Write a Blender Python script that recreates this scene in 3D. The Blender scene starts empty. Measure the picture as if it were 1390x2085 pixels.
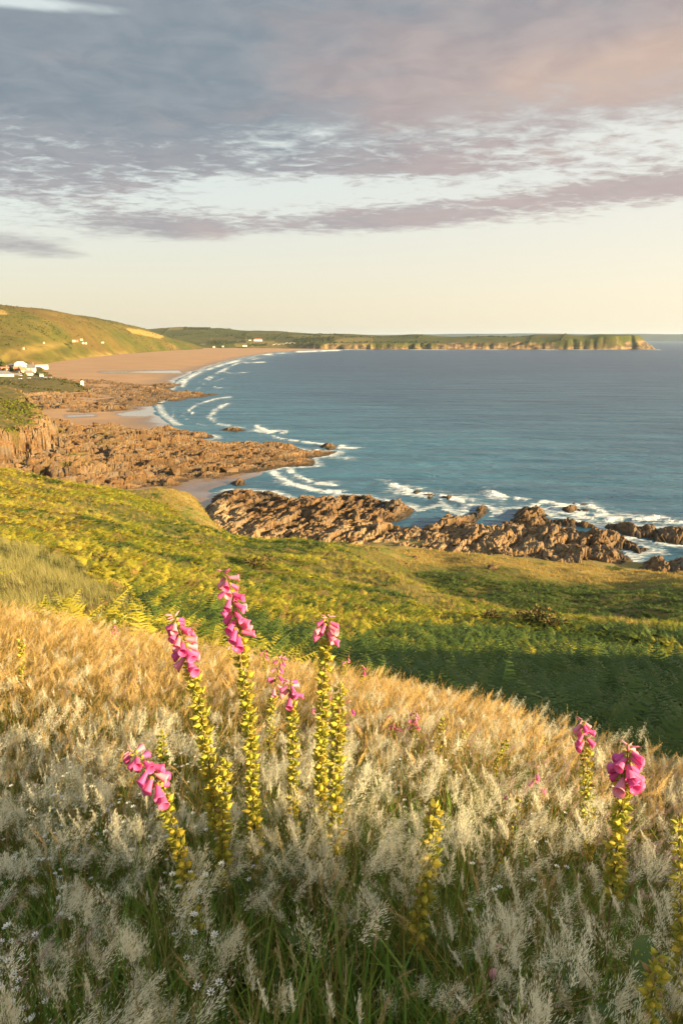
import bpy, bmesh, math, random
import numpy as np
from mathutils import Vector, Matrix, Euler

random.seed(7)
rng = np.random.default_rng(7)
SC = bpy.context.scene
COL = SC.collection

# ------------------------------------------------------------------ camera, sky, sun, exposure
EYE = 60.0                       # eye height above the sea, metres
FPX = 1390.0                     # focal length in photo pixels (24 mm on a 36 mm tall frame)
PITCH = math.atan(352.5 / FPX)
cam_d = bpy.data.cameras.new('camera'); cam = bpy.data.objects.new('camera', cam_d); COL.objects.link(cam)
cam.location = (0, 0, EYE); cam.rotation_euler = (math.pi / 2 - PITCH, 0, 0)
cam_d.sensor_fit = 'VERTICAL'; cam_d.sensor_height = 36.0; cam_d.lens = 36.0 * FPX / 2085.0
cam_d.clip_start = 0.05; cam_d.clip_end = 120000
SC.camera = cam

SUN_AZ, SUN_EL = math.radians(113), math.radians(14.0)
sun_d = bpy.data.lights.new('sun', 'SUN'); sun = bpy.data.objects.new('sun', sun_d); COL.objects.link(sun)
sun_d.energy = 4.6; sun_d.angle = math.radians(0.5); sun_d.color = (1.0, 0.765, 0.40)
sun.rotation_euler = Vector((math.sin(SUN_AZ) * math.cos(SUN_EL), math.cos(SUN_AZ) * math.cos(SUN_EL), math.sin(SUN_EL))).to_track_quat('Z', 'Y').to_euler()

SC.view_settings.view_transform = 'Standard'; SC.view_settings.look = 'None'
SC.view_settings.gamma = 1.0; SC.view_settings.exposure = 1.95
SC.view_settings.use_curve_mapping = False
SC.cycles.max_bounces = 6; SC.cycles.transparent_max_bounces = 6; SC.cycles.volume_bounces = 0
SC.cycles.diffuse_bounces = 3; SC.cycles.glossy_bounces = 3

CP, SP = math.cos(PITCH), math.sin(PITCH)
def ray(px, py):
    u = (np.asarray(px, float) - 695.0) / FPX; v = (1042.5 - np.asarray(py, float)) / FPX
    return u, CP + v * SP, -SP + v * CP
def on_plane(px, py, z=0.0):           # where the sight line of a photo pixel meets a level
    a, b, c = ray(px, py); t = (z - EYE) / c
    return a * t, b * t
def at_range(px, py, r):               # the point of a sight line at ground range r
    a, b, c = ray(px, py); t = r / np.sqrt(a * a + b * b)
    return a * t, b * t, EYE + c * t
def proj(x, y, z):
    f = y * CP - (z - EYE) * SP; up = y * SP + (z - EYE) * CP
    f = np.maximum(f, 1e-3)
    return 695.0 + FPX * x / f, 1042.5 - FPX * up / f
def azel(px, py):
    a, b, c = ray(px, py)
    return math.degrees(math.atan2(a, b)), math.degrees(math.atan2(c, math.hypot(a, b)))

# ------------------------------------------------------------------ node helper
class NT:
    def __init__(self, tree):
        self.t = tree; self.n = tree.nodes; self.l = tree.links
    def new(self, typ, ins=None, **props):
        nd = self.n.new(typ)
        for k, v in props.items(): setattr(nd, k, v)
        for k, v in (ins or {}).items():
            s = nd.inputs[k]
            if hasattr(v, 'is_output') or isinstance(v, bpy.types.NodeSocket): self.l.new(v, s)
            else: s.default_value = v
        return nd
    def m(self, op, a, b=0.0, c=0.0, clamp=False):
        nd = self.new('ShaderNodeMath', operation=op, use_clamp=clamp)
        for i, v in enumerate((a, b, c)):
            if isinstance(v, bpy.types.NodeSocket): self.l.new(v, nd.inputs[i])
            else: nd.inputs[i].default_value = v
        return nd.outputs[0]
    def step(self, x, lo, hi):
        nd = self.new('ShaderNodeMapRange', interpolation_type='SMOOTHSTEP')
        self.l.new(x, nd.inputs[0]) if isinstance(x, bpy.types.NodeSocket) else setattr(nd.inputs[0], 'default_value', x)
        nd.inputs[1].default_value = lo; nd.inputs[2].default_value = hi
        return nd.outputs[0]
    def mix(self, f, a, b, blend='MIX'):
        nd = self.new('ShaderNodeMix', data_type='RGBA', blend_type=blend)
        for s, v in ((nd.inputs[0], f), (nd.inputs[6], a), (nd.inputs[7], b)):
            if isinstance(v, bpy.types.NodeSocket): self.l.new(v, s)
            elif isinstance(v, (int, float)): s.default_value = v
            else: s.default_value = (*v[:3], 1)
        return nd.outputs[2]
    def noise(self, vec, scale, detail=4, rough=0.55, dist=0.0, out=0):
        nd = self.new('ShaderNodeTexNoise', {'Scale': scale, 'Detail': detail, 'Roughness': rough, 'Distortion': dist})
        if vec is not None: self.l.new(vec, nd.inputs['Vector'])
        return nd.outputs[out]
    def attr(self, name):
        return self.new('ShaderNodeAttribute', attribute_name=name).outputs['Fac']
    def mapping(self, vec, scale=(1, 1, 1), rot=(0, 0, 0), loc=(0, 0, 0)):
        nd = self.new('ShaderNodeMapping', {'Scale': scale, 'Rotation': rot, 'Location': loc}); self.l.new(vec, nd.inputs['Vector'])
        return nd.outputs[0]

# ------------------------------------------------------------------ world: daylight sky with a broken evening cloud deck
W = bpy.data.worlds.new('World'); SC.world = W; W.use_nodes = True
w = NT(W.node_tree); w.n.clear()
WS = 0.1
geo = w.new('ShaderNodeTexCoord').outputs['Generated']
sep = w.new('ShaderNodeSeparateXYZ', {'Vector': geo})
dx, dy, dz = sep.outputs
el = w.m('MULTIPLY', w.m('ARCSINE', dz), 57.2958)
az = w.m('MULTIPLY', w.m('ARCTAN2', dx, dy), 57.2958)
sky = w.new('ShaderNodeTexSky', sky_type='NISHITA', sun_disc=False, sun_elevation=SUN_EL, sun_rotation=SUN_AZ, altitude=60, air_density=1.0, dust_density=1.6, ozone_density=1.0).outputs[0]
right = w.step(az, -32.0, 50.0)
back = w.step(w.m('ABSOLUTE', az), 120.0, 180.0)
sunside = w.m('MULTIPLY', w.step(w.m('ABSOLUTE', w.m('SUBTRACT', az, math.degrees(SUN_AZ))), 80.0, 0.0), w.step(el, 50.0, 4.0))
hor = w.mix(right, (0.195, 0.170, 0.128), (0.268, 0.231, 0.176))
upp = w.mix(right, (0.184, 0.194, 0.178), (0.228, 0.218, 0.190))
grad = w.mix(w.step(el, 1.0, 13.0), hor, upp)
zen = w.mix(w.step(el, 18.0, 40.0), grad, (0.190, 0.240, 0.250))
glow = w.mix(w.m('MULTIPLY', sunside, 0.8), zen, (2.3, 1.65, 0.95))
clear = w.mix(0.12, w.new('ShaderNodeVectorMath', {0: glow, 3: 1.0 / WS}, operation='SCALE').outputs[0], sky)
# cloud deck laid out on a level sheet overhead
zc = w.m('ADD', w.m('MAXIMUM', dz, 0.0), 0.07)
flat = w.new('ShaderNodeCombineXYZ', {'X': w.m('DIVIDE', dx, zc), 'Y': w.m('DIVIDE', dy, zc)}).outputs[0]
n1 = w.noise(w.mapping(flat, (0.62, 0.90, 1), (0, 0, -0.42), (3.1, 0.4, 0)), 1.0, 6, 0.55, 0.25)
n2 = w.noise(w.mapping(flat, (1.9, 2.4, 1), (0, 0, -0.35), (1.3, 7.4, 0)), 1.0, 6, 0.58, 0.4)
n3 = w.noise(w.mapping(flat, (0.35, 0.5, 1), (0, 0, -0.5), (0.3, 2.4, 0)), 1.0, 3, 0.5)
tilt = w.m('SUBTRACT', el, w.m('MULTIPLY', az, 0.05))
bias = w.m('ADD', w.m('MULTIPLY', w.step(tilt, 9.5, 19.5), 0.84), -0.38)
bias = w.m('SUBTRACT', bias, w.m('MULTIPLY', w.step(tilt, 23.5, 31.0), 0.60))
def blob(px, py, hw, hh, amp, slope=0.0):
    a0, e0 = azel(px, py); a1, _ = azel(px + hw, py); _, e1 = azel(px, py - hh)
    da = w.m('DIVIDE', w.m('SUBTRACT', az, a0), a1 - a0)
    ee = w.m('SUBTRACT', w.m('SUBTRACT', el, e0), w.m('MULTIPLY', w.m('SUBTRACT', az, a0), slope))
    de = w.m('DIVIDE', ee, e1 - e0)
    q = w.m('ADD', w.m('MULTIPLY', da, da), w.m('MULTIPLY', de, de))
    return w.m('MULTIPLY', w.m('POWER', 2.718, w.m('MULTIPLY', q, -1.0)), amp)
for b in ((345, 464, 190, 30, 0.60, -0.01), (40, 505, 150, 26, 0.60, -0.04), (770, 449, 210, 22, 0.58, 0.02), (1150, 402, 330, 32, 0.50, 0.06), (1380, 375, 190, 30, 0.44, 0.0),
          (800, 345, 340, 14, 0.30, 0.0), (100, 372, 300, 30, 0.30, 0.02), (450, 330, 500, 26, 0.16, 0.02), (1250, 290, 300, 20, -0.20, 0.05), (520, 405, 140, 22, -0.22, 0), (760, 390, 220, 16, -0.22, 0), (60, 5, 240, 22, -0.75, 0.05), (700, 560, 900, 40, -0.3, 0)):
    bias = w.m('ADD', bias, blob(*b))
n4 = w.noise(w.mapping(flat, (5.5, 6.0, 1), (0, 0, -0.3), (4.3, 2.4, 0)), 1.0, 5, 0.60, 0.5)
n5 = w.noise(w.mapping(flat, (8.5, 13.0, 1), (0, 0, -0.5), (7.7, 1.2, 0)), 1.0, 4, 0.62, 0.5)
band = w.m('MULTIPLY', w.step(el, 6.5, 9.5), w.step(el, 17.5, 12.5))
bias = w.m('ADD', bias, w.m('MULTIPLY', band, w.m('SUBTRACT', w.m('MULTIPLY', n5, 1.25), 0.50)))
dens = w.m('ADD', w.m('ADD', w.m('MULTIPLY', n1, 0.60), w.m('MULTIPLY', n2, 0.66)), w.m('ADD', bias, w.m('MULTIPLY', n4, 0.48)))
cov = w.step(dens, 0.60, 1.10)
cov = w.m('MULTIPLY', cov, w.step(el, 4.0, 6.5))
warm = w.m('ADD', w.m('MULTIPLY', w.step(az, -26.0, 34.0), 0.50), w.m('MULTIPLY', w.m('SUBTRACT', n3, 0.5), 1.3))
warm = w.m('ADD', warm, blob(1250, 130, 600, 70, 0.40, 0.13))
warm = w.m('ADD', warm, blob(550, 200, 300, 60, 0.20, 0.06))
warm = w.m('ADD', warm, blob(420, 480, 80, 18, 0.30, 0.0))
warm = w.m('ADD', warm, w.m('MULTIPLY', w.m('SUBTRACT', n2, 0.5), 0.9), clamp=True)
ccol = w.mix(w.step(warm, 0.0, 0.50), (0.060, 0.075, 0.090), (0.116, 0.098, 0.099))
ccol = w.mix(w.step(warm, 0.45, 1.0), ccol, (0.170, 0.125, 0.104))
thin = w.step(el, 17.0, 8.0)
ccol = w.mix(0.12, ccol, w.mix(w.step(n4, 0.3, 0.7), (0.041, 0.044, 0.053), (0.207, 0.185, 0.165)))
ccol = w.mix(w.m('MULTIPLY', thin, 0.45), ccol, (0.163, 0.135, 0.128))
ccol = w.new('ShaderNodeVectorMath', {0: ccol, 3: 1.0 / WS}, operation='SCALE').outputs[0]
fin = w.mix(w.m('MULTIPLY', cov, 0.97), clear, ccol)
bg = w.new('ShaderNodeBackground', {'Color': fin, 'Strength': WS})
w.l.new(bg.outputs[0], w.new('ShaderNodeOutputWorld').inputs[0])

# ------------------------------------------------------------------ numpy noise
def _h(ix, iy, s):
    n = (ix.astype(np.int64) * 374761393 + iy.astype(np.int64) * 668265263 + s * 2147483647 * 13 + s * 7919) & 0xFFFFFFFF
    n = ((n ^ (n >> 13)) * 1274126177) & 0xFFFFFFFF
    n = ((n ^ (n >> 16)) * 2246822519) & 0xFFFFFFFF
    return ((n ^ (n >> 15)) & 0xFFFFFF) / float(0xFFFFFF)
def vnoise(x, y, s=0):
    x = np.asarray(x, float); y = np.asarray(y, float)
    ix = np.floor(x); iy = np.floor(y); fx = x - ix; fy = y - iy
    ux = fx * fx * fx * (fx * (fx * 6 - 15) + 10); uy = fy * fy * fy * (fy * (fy * 6 - 15) + 10)
    a = _h(ix, iy, s); b = _h(ix + 1, iy, s); c = _h(ix, iy + 1, s); d = _h(ix + 1, iy + 1, s)
    return (a + (b - a) * ux) * (1 - uy) + (c + (d - c) * ux) * uy
def fbm(x, y, o=4, s=0, g=0.5):
    t = 0; am = 1.0; tot = 0
    for k in range(o):
        t = t + am * vnoise(x * 2 ** k + 17.3 * k, y * 2 ** k - 9.1 * k, s + k); tot += am; am *= g
    return t / tot - 0.5
def cells(x, y, s=0):
    """blocks: height of each cell with its own tilt, and the distance to its edge"""
    x = np.asarray(x, float); y = np.asarray(y, float)
    ix = np.floor(x); iy = np.floor(y)
    f1 = np.full(x.shape, 9.0); f2 = np.full(x.shape, 9.0); hh = np.zeros(x.shape)
    for a in (-1, 0, 1):
        for b in (-1, 0, 1):
            cx = ix + a; cy = iy + b
            qx = cx + 0.12 + 0.76 * _h(cx, cy, s); qy = cy + 0.12 + 0.76 * _h(cx, cy, s + 1)
            ex = x - qx; ey = y - qy; d = np.hypot(ex, ey)
            hv = _h(cx, cy, s + 2) - 0.5 + (_h(cx, cy, s + 3) - 0.30) * ex * 1.6 + (_h(cx, cy, s + 4) - 0.5) * ey * 1.3
            nr = d < f1
            f2 = np.where(nr, f1, np.minimum(f2, d)); hh = np.where(nr, hv, hh); f1 = np.where(nr, d, f1)
    return hh, f2 - f1
def sstep(x, a, b):
    t = np.clip((x - a) / (b - a), 0, 1); return t * t * (3 - 2 * t)
def seg_dist(x, y, P, closed=False):
    d = np.full(np.shape(x), 1e9); n = len(P)
    for i in range(n if closed else n - 1):
        ax, ay = P[i]; bx, by = P[(i + 1) % n]; vx, vy = bx - ax, by - ay
        t = np.clip(((x - ax) * vx + (y - ay) * vy) / (vx * vx + vy * vy + 1e-9), 0, 1)
        d = np.minimum(d, np.hypot(x - ax - t * vx, y - ay - t * vy))
    return d
def inside(x, y, P):
    r = np.zeros(np.shape(x), bool); n = len(P)
    for i in range(n):
        ax, ay = P[i]; bx, by = P[(i + 1) % n]
        c = (ay > y) != (by > y)
        xx = (bx - ax) * (y - ay) / (by - ay if by != ay else 1e-9) + ax
        r ^= c & (x < xx)
    return r
def sdf(x, y, P):                                   # metres inside (+) or outside (-) an outline
    return np.where(inside(x, y, P), 1, -1) * seg_dist(x, y, P, True)
def outline(pts, z):
    return [tuple(float(v) for v in on_plane(a, b, z)) for a, b in pts]
class TPS:
    """smooth surface through given ground points, in log-range / azimuth"""
    def __init__(self, pts, k=1.0, lam=1e-4):
        p = np.array(pts, float); self.k = k
        u, v = self.uv(p[:, 0], p[:, 1]); self.u, self.v = u, v; n = len(p)
        K = self.ker(np.hypot(u[:, None] - u, v[:, None] - v)) + lam * np.eye(n)
        Q = np.stack([np.ones(n), u, v], 1); A = np.zeros((n + 3, n + 3)); A[:n, :n] = K; A[:n, n:] = Q; A[n:, :n] = Q.T
        self.w = np.linalg.solve(A, np.concatenate([p[:, 2], np.zeros(3)]))
    def uv(self, x, y): return np.arctan2(x, y) * 2.2 * self.k, np.log(np.hypot(x, y) + 1e-6)
    @staticmethod
    def ker(r): return r * r * np.log(r + 1e-9)
    def __call__(self, x, y):
        u, v = self.uv(np.asarray(x, float), np.asarray(y, float)); o = self.w[-3] + self.w[-2] * u + self.w[-1] * v
        for i in range(len(self.u)): o = o + self.w[i] * self.ker(np.hypot(u - self.u[i], v - self.v[i]))
        return o

# ------------------------------------------------------------------ object helpers
def tag(o, label=None, cat=None, group=None, kind=None):
    if label: o['label'] = label
    if cat: o['category'] = cat
    if group: o['group'] = group
    if kind: o['kind'] = kind
    return o
def link(name, me, mat=None, parent=None, loc=None):
    o = bpy.data.objects.new(name, me); COL.objects.link(o)
    if mat is not None and me is not None and not me.materials: me.materials.append(mat)
    if parent is not None: o.parent = parent
    if loc is not None: o.location = loc
    return o
def empty(name, loc, rz=0.0):
    o = bpy.data.objects.new(name, None); COL.objects.link(o); o.location = loc; o.rotation_euler = (0, 0, rz); o.empty_display_size = 0.1
    return o
def mesh_np(name, V, F, smooth=True, attrs=None):
    V = np.asarray(V, np.float32); F = np.asarray(F, np.int32); k = F.shape[1]
    me = bpy.data.meshes.new(name); me.vertices.add(len(V)); me.vertices.foreach_set('co', V.ravel())
    me.loops.add(F.size); me.loops.foreach_set('vertex_index', F.ravel())
    me.polygons.add(len(F)); me.polygons.foreach_set('loop_start', np.arange(0, F.size, k, dtype=np.int32))
    me.polygons.foreach_set('loop_total', np.full(len(F), k, np.int32))
    me.polygons.foreach_set('use_smooth', np.full(len(F), smooth, bool))
    for a, val in (attrs or {}).items():
        at = me.attributes.new(a, 'FLOAT', 'POINT'); at.data.foreach_set('value', np.asarray(val, np.float32).ravel())
    me.update(calc_edges=True); return me
def grid_np(name, X, Y, Z, smooth=True, attrs=None, keep=None):
    n, m = X.shape; V = np.stack([X.ravel(), Y.ravel(), Z.ravel()], 1)
    i = np.arange(n * m).reshape(n, m)
    F = np.stack([i[:-1, :-1].ravel(), i[:-1, 1:].ravel(), i[1:, 1:].ravel(), i[1:, :-1].ravel()], 1)
    if keep is not None:
        kf = keep.ravel()[F].any(1); F = F[kf]
        used = np.zeros(n * m, bool); used[F.ravel()] = True; idx = np.cumsum(used) - 1
        V = V[used]; F = idx[F]; attrs = {a: np.asarray(v).ravel()[used] for a, v in (attrs or {}).items()}
    return mesh_np(name, V, F, smooth, attrs)
def polar(r0, r1, nr, a0, a1, na):
    r = np.exp(np.linspace(math.log(r0), math.log(r1), nr))[:, None]; a = np.radians(np.linspace(a0, a1, na))[None, :]
    return r * np.sin(a), r * np.cos(a)
def mesh_py(name, V, F, mats=None, idx=None, smooth=False):
    me = bpy.data.meshes.new(name); me.from_pydata([tuple(map(float, v)) for v in V], [], [tuple(f) for f in F]); 
    for m_ in (mats or []): me.materials.append(m_)
    if idx is not None: me.polygons.foreach_set('material_index', list(idx))
    if smooth: me.polygons.foreach_set('use_smooth', [True] * len(me.polygons))
    me.update(); return me
class MB:
    def __init__(self): self.V, self.F, self.I = [], [], []
    def add(self, V, F, mi=0):
        o = len(self.V); self.V += [tuple(v) for v in V]; self.F += [tuple(i + o for i in f) for f in F]; self.I += [mi] * len(F)
    def tube(self, P, R, n=5, mi=0, cap=True):
        P = [Vector(p) for p in P]; ring = []
        for i, p in enumerate(P):
            t = (P[min(i + 1, len(P) - 1)] - P[max(i - 1, 0)]).normalized()
            a = t.cross(Vector((0.31, 0.95, 0.02))).normalized(); b = t.cross(a)
            ring += [p + (a * math.cos(q) + b * math.sin(q)) * R[i] for q in (2 * math.pi * k / n for k in range(n))]
        F = [(i * n + k, i * n + (k + 1) % n, (i + 1) * n + (k + 1) % n, (i + 1) * n + k) for i in range(len(P) - 1) for k in range(n)]
        if cap: F += [tuple(range((len(P) - 1) * n, len(P) * n)), tuple(reversed(range(n)))]
        self.add(ring, F, mi)
    def box(self, c, s, mi=0):
        x, y, z = c; a, b, d = s[0] / 2, s[1] / 2, s[2] / 2
        V = [(x + i * a, y + j * b, z + k * d) for k in (-1, 1) for j in (-1, 1) for i in (-1, 1)]
        self.add(V, [(0, 2, 3, 1), (4, 5, 7, 6), (0, 1, 5, 4), (2, 6, 7, 3), (0, 4, 6, 2), (1, 3, 7, 5)], mi)
    def strip(self, P, Wd, side, mi=0, fold=0.0):
        """a leaf blade: points down its middle, half widths, a sideways vector, an optional V fold"""
        side = Vector(side).normalized(); V = []; n = len(P)
        for i, p in enumerate(P):
            p = Vector(p)
            if fold: V += [p - side * Wd[i] + Vector((0, 0, fold * Wd[i])), p, p + side * Wd[i] + Vector((0, 0, fold * Wd[i]))]
            else: V += [p - side * Wd[i], p + side * Wd[i]]
        q = 3 if fold else 2
        F = [(i * q + k, i * q + k + 1, (i + 1) * q + k + 1, (i + 1) * q + k) for i in range(n - 1) for k in range(q - 1)]
        self.add(V, F, mi)
    def mesh(self, name, mats, smooth=False): return mesh_py(name, self.V, self.F, mats, self.I, smooth)

# ------------------------------------------------------------------ materials
def new_mat(name):
    m = bpy.data.materials.new(name); m.use_nodes = True; t = NT(m.node_tree); t.n.clear()
    out = t.new('ShaderNodeOutputMaterial'); return m, t, out
def obj_co(t): return t.new('ShaderNodeTexCoord').outputs['Object']
def leaf_mat(name, c1, c2, c3=None, trans=0.3, rough=0.6, scale=9.0, spec=0.2):
    m, t, out = new_mat(name)
    rnd = t.new('ShaderNodeObjectInfo').outputs['Random']
    c = t.mix(rnd, c1, c2)
    if c3: c = t.mix(t.step(t.noise(obj_co(t), scale, 3), 0.45, 0.7), c, c3)
    p = t.new('ShaderNodeBsdfPrincipled', {'Base Color': c, 'Roughness': rough, 'Specular IOR Level': spec})
    tr = t.new('ShaderNodeBsdfTranslucent', {'Color': c})
    mx = t.new('ShaderNodeMixShader', {0: trans, 1: p.outputs[0], 2: tr.outputs[0]})
    t.l.new(mx.outputs[0], out.inputs[0]); return m
def plain_mat(name, c, rough=0.7, c2=None, scale=3.0, spec=0.3, bump=0.0):
    m, t, out = new_mat(name); col = c
    co = obj_co(t)
    if c2: col = t.mix(t.step(t.noise(co, scale, 5, 0.6), 0.35, 0.65), c, c2)
    p = t.new('ShaderNodeBsdfPrincipled', {'Roughness': rough, 'Specular IOR Level': spec})
    if isinstance(col, bpy.types.NodeSocket): t.l.new(col, p.inputs['Base Color'])
    else: p.inputs['Base Color'].default_value = (*col, 1)
    if bump:
        b = t.new('ShaderNodeBump', {'Strength': bump, 'Distance': 0.02, 'Height': t.noise(co, scale * 6, 5)}); t.l.new(b.outputs[0], p.inputs['Normal'])
    t.l.new(p.outputs[0], out.inputs[0]); return m

def sea_mat():
    m, t, out = new_mat('sea_water'); co = obj_co(t)
    near = t.attr('shallow'); foam = t.attr('foam')
    pt = t.noise(t.mapping(co, (0.004, 0.011, 1), (0, 0, 0.25)), 1.0, 4, 0.55)
    deep = t.mix(t.step(pt, 0.38, 0.62), (0.005, 0.022, 0.062), (0.014, 0.042, 0.096))
    st = t.noise(t.mapping(co, (0.010, 0.075, 1), (0, 0, 0.12)), 1.0, 5, 0.6, 0.5)
    deep = t.mix(t.m('MULTIPLY', t.step(st, 0.42, 0.66), 0.55), deep, (0.024, 0.060, 0.112))
    c = t.mix(near, deep, t.mix(t.step(st, 0.38, 0.64), (0.024, 0.090, 0.142), (0.046, 0.130, 0.195)))
    fine = t.noise(t.mapping(co, (0.35, 0.8, 1), (0, 0, 0.3)), 1.0, 6, 0.65)
    lace = t.noise(t.mapping(co, (0.16, 0.42, 1), (0, 0, 0.3)), 1.0, 5, 0.7, 0.8)
    fm = t.step(t.m('ADD', foam, t.m('ADD', t.m('MULTIPLY', t.m('SUBTRACT', fine, 0.5), 1.0), t.m('MULTIPLY', t.m('SUBTRACT', lace, 0.5), 1.3))), 0.14, 0.74)
    fm = t.m('MULTIPLY', fm, t.step(foam, 0.02, 0.25))
    col = t.mix(fm, c, (0.66, 0.66, 0.64))
    wv = t.noise(t.mapping(co, (0.10, 0.26, 1), (0, 0, 0.22)), 1.0, 7, 0.62, 0.4)
    wl = t.noise(t.mapping(co, (0.012, 0.05, 1), (0, 0, 0.18)), 1.0, 4, 0.55, 0.3)
    hgt = t.m('ADD', wv, t.m('MULTIPLY', wl, 3.0))
    b = t.new('ShaderNodeBump', {'Strength': 0.85, 'Distance': 2.4, 'Height': hgt})
    p = t.new('ShaderNodeBsdfPrincipled', {'Base Color': col, 'Roughness': t.m('ADD', t.m('MULTIPLY', fm, 0.5), 0.32), 'Specular IOR Level': 0.35, 'IOR': 1.33, 'Normal': b.outputs[0]})
    t.l.new(p.outputs[0], out.inputs[0]); return m

def sand_mat():
    m, t, out = new_mat('beach_sand'); co = obj_co(t)
    wet = t.attr('wet'); pool = t.attr('pool'); dune = t.attr('dune')
    n = t.noise(t.mapping(co, (0.006, 0.02, 1), (0, 0, 0.3)), 1.0, 6, 0.6)
    dry = t.mix(t.step(n, 0.3, 0.7), (0.345, 0.205, 0.108), (0.285, 0.165, 0.092))
    dry = t.mix(dune, dry, (0.46, 0.30, 0.135))
    c = t.mix(wet, dry, (0.15, 0.098, 0.068))
    r = t.m('SUBTRACT', 0.85, t.m('MULTIPLY', wet, 0.38))
    r = t.m('SUBTRACT', r, t.m('MULTIPLY', pool, 0.42), clamp=True)
    b = t.new('ShaderNodeBump', {'Strength': t.m('SUBTRACT', 0.35, t.m('MULTIPLY', pool, 0.34)), 'Distance': 0.4, 'Height': t.noise(co, 0.35, 5)})
    p = t.new('ShaderNodeBsdfPrincipled', {'Base Color': c, 'Roughness': r, 'Specular IOR Level': t.m('ADD', t.m('MULTIPLY', wet, 0.3), 0.2), 'Normal': b.outputs[0]})
    t.l.new(p.outputs[0], out.inputs[0]); return m

def rock_mat(name='shore_rock', grass=True):
    m, t, out = new_mat(name); co = obj_co(t)
    st = t.noise(t.mapping(co, (1.1, 0.28, 1.3), (0.3, 0.2, -0.32)), 1.0, 7, 0.66)
    big = t.noise(co, 0.07, 4)
    fine = t.noise(co, 2.4, 6, 0.7)
    c = t.mix(t.step(st, 0.30, 0.70), (0.064, 0.034, 0.013), (0.182, 0.098, 0.038))
    c = t.mix(t.step(big, 0.45, 0.70), c, (0.138, 0.080, 0.035))
    c = t.mix(t.m('MULTIPLY', t.step(fine, 0.52, 0.75), 0.5), c, (0.220, 0.131, 0.058))
    c = t.mix(t.m('MULTIPLY', t.step(fine, 0.48, 0.25), 0.6), c, (0.044, 0.025, 0.013))
    gr = t.noise(co, 0.16, 5, 0.6)
    c = t.mix(t.m('MULTIPLY', t.step(gr, 0.48, 0.62), 0.65), c, (0.129, 0.102, 0.076))
    c = t.mix(t.m('MULTIPLY', t.step(gr, 0.46, 0.34), 0.5), c, (0.073, 0.043, 0.022))
    c = t.mix(t.m('MULTIPLY', t.attr('pale'), t.step(st, 0.25, 0.6)), c, (0.290, 0.198, 0.108))
    c = t.mix(t.attr('tide'), c, (0.030, 0.020, 0.011))
    if grass:
        gc = t.mix(t.step(t.noise(co, 0.25, 5, 0.65), 0.38, 0.62), (0.049, 0.049, 0.007), (0.127, 0.085, 0.020))
        c = t.mix(t.attr('turf'), c, gc)
    b = t.new('ShaderNodeBump', {'Strength': 0.8, 'Distance': 0.35, 'Height': t.m('ADD', t.noise(co, 1.3, 7, 0.7), t.m('MULTIPLY', st, 0.8))})
    p = t.new('ShaderNodeBsdfPrincipled', {'Base Color': c, 'Roughness': 0.82, 'Specular IOR Level': 0.25, 'Normal': b.outputs[0]})
    t.l.new(p.outputs[0], out.inputs[0]); return m

def turf_mat(name, cols, scale, bump=0.5, bdist=0.3, rock=False):
    m, t, out = new_mat(name); co = obj_co(t)
    a = t.noise(co, scale, 7, 0.62); b_ = t.noise(co, scale * 0.21, 4, 0.55); f = t.noise(co, scale * 7, 4, 0.6)
    c = t.mix(t.step(a, 0.36, 0.62), cols[0], cols[1])
    c = t.mix(t.m('MULTIPLY', t.step(b_, 0.46, 0.62), 0.8), c, cols[2])
    c = t.mix(t.m('MULTIPLY', t.step(f, 0.5, 0.72), 0.5), c, cols[3])
    c = t.mix(t.attr('dry'), c, cols[4])
    if rock:
        s = t.noise(t.mapping(co, (0.02, 0.02, 0.06)), 1.0, 7, 0.65)
        rc = t.mix(t.step(s, 0.38, 0.62), (0.055, 0.040, 0.024), (0.23, 0.150, 0.082))
        c = t.mix(t.attr('scar'), c, rc)
    bp = t.new('ShaderNodeBump', {'Strength': bump, 'Distance': bdist, 'Height': t.m('ADD', a, t.m('MULTIPLY', f, 0.4))})
    p = t.new('ShaderNodeBsdfPrincipled', {'Base Color': c, 'Roughness': 0.9, 'Specular IOR Level': 0.1, 'Normal': bp.outputs[0]})
    t.l.new(p.outputs[0], out.inputs[0]); return m

M_SEA, M_SAND, M_ROCK = sea_mat(), sand_mat(), rock_mat()
M_BOULDER = rock_mat('loose_rock', False)
M_HILL = turf_mat('near_slope_turf', [(0.041, 0.053, 0.012), (0.083, 0.079, 0.019), (0.120, 0.086, 0.026), (0.034, 0.038, 0.011), (0.270, 0.195, 0.064)], 0.55, 0.6, 0.2)
M_DOWN = turf_mat('down_turf', [(0.060, 0.064, 0.010), (0.104, 0.084, 0.017), (0.112, 0.070, 0.020), (0.052, 0.044, 0.010), (0.27, 0.175, 0.050)], 0.012, 0.9, 5.0)
M_HEAD = turf_mat('headland_turf', [(0.046, 0.053, 0.010), (0.076, 0.071, 0.015), (0.092, 0.073, 0.020), (0.035, 0.038, 0.008), (0.171, 0.128, 0.041)], 0.010, 0.7, 5.0, True)
M_FAR = turf_mat('far_coast_turf', [(0.040, 0.052, 0.050), (0.055, 0.065, 0.055), (0.060, 0.06, 0.05), (0.04, 0.05, 0.045), (0.07, 0.07, 0.06)], 0.002, 0.2, 5.0)

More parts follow.
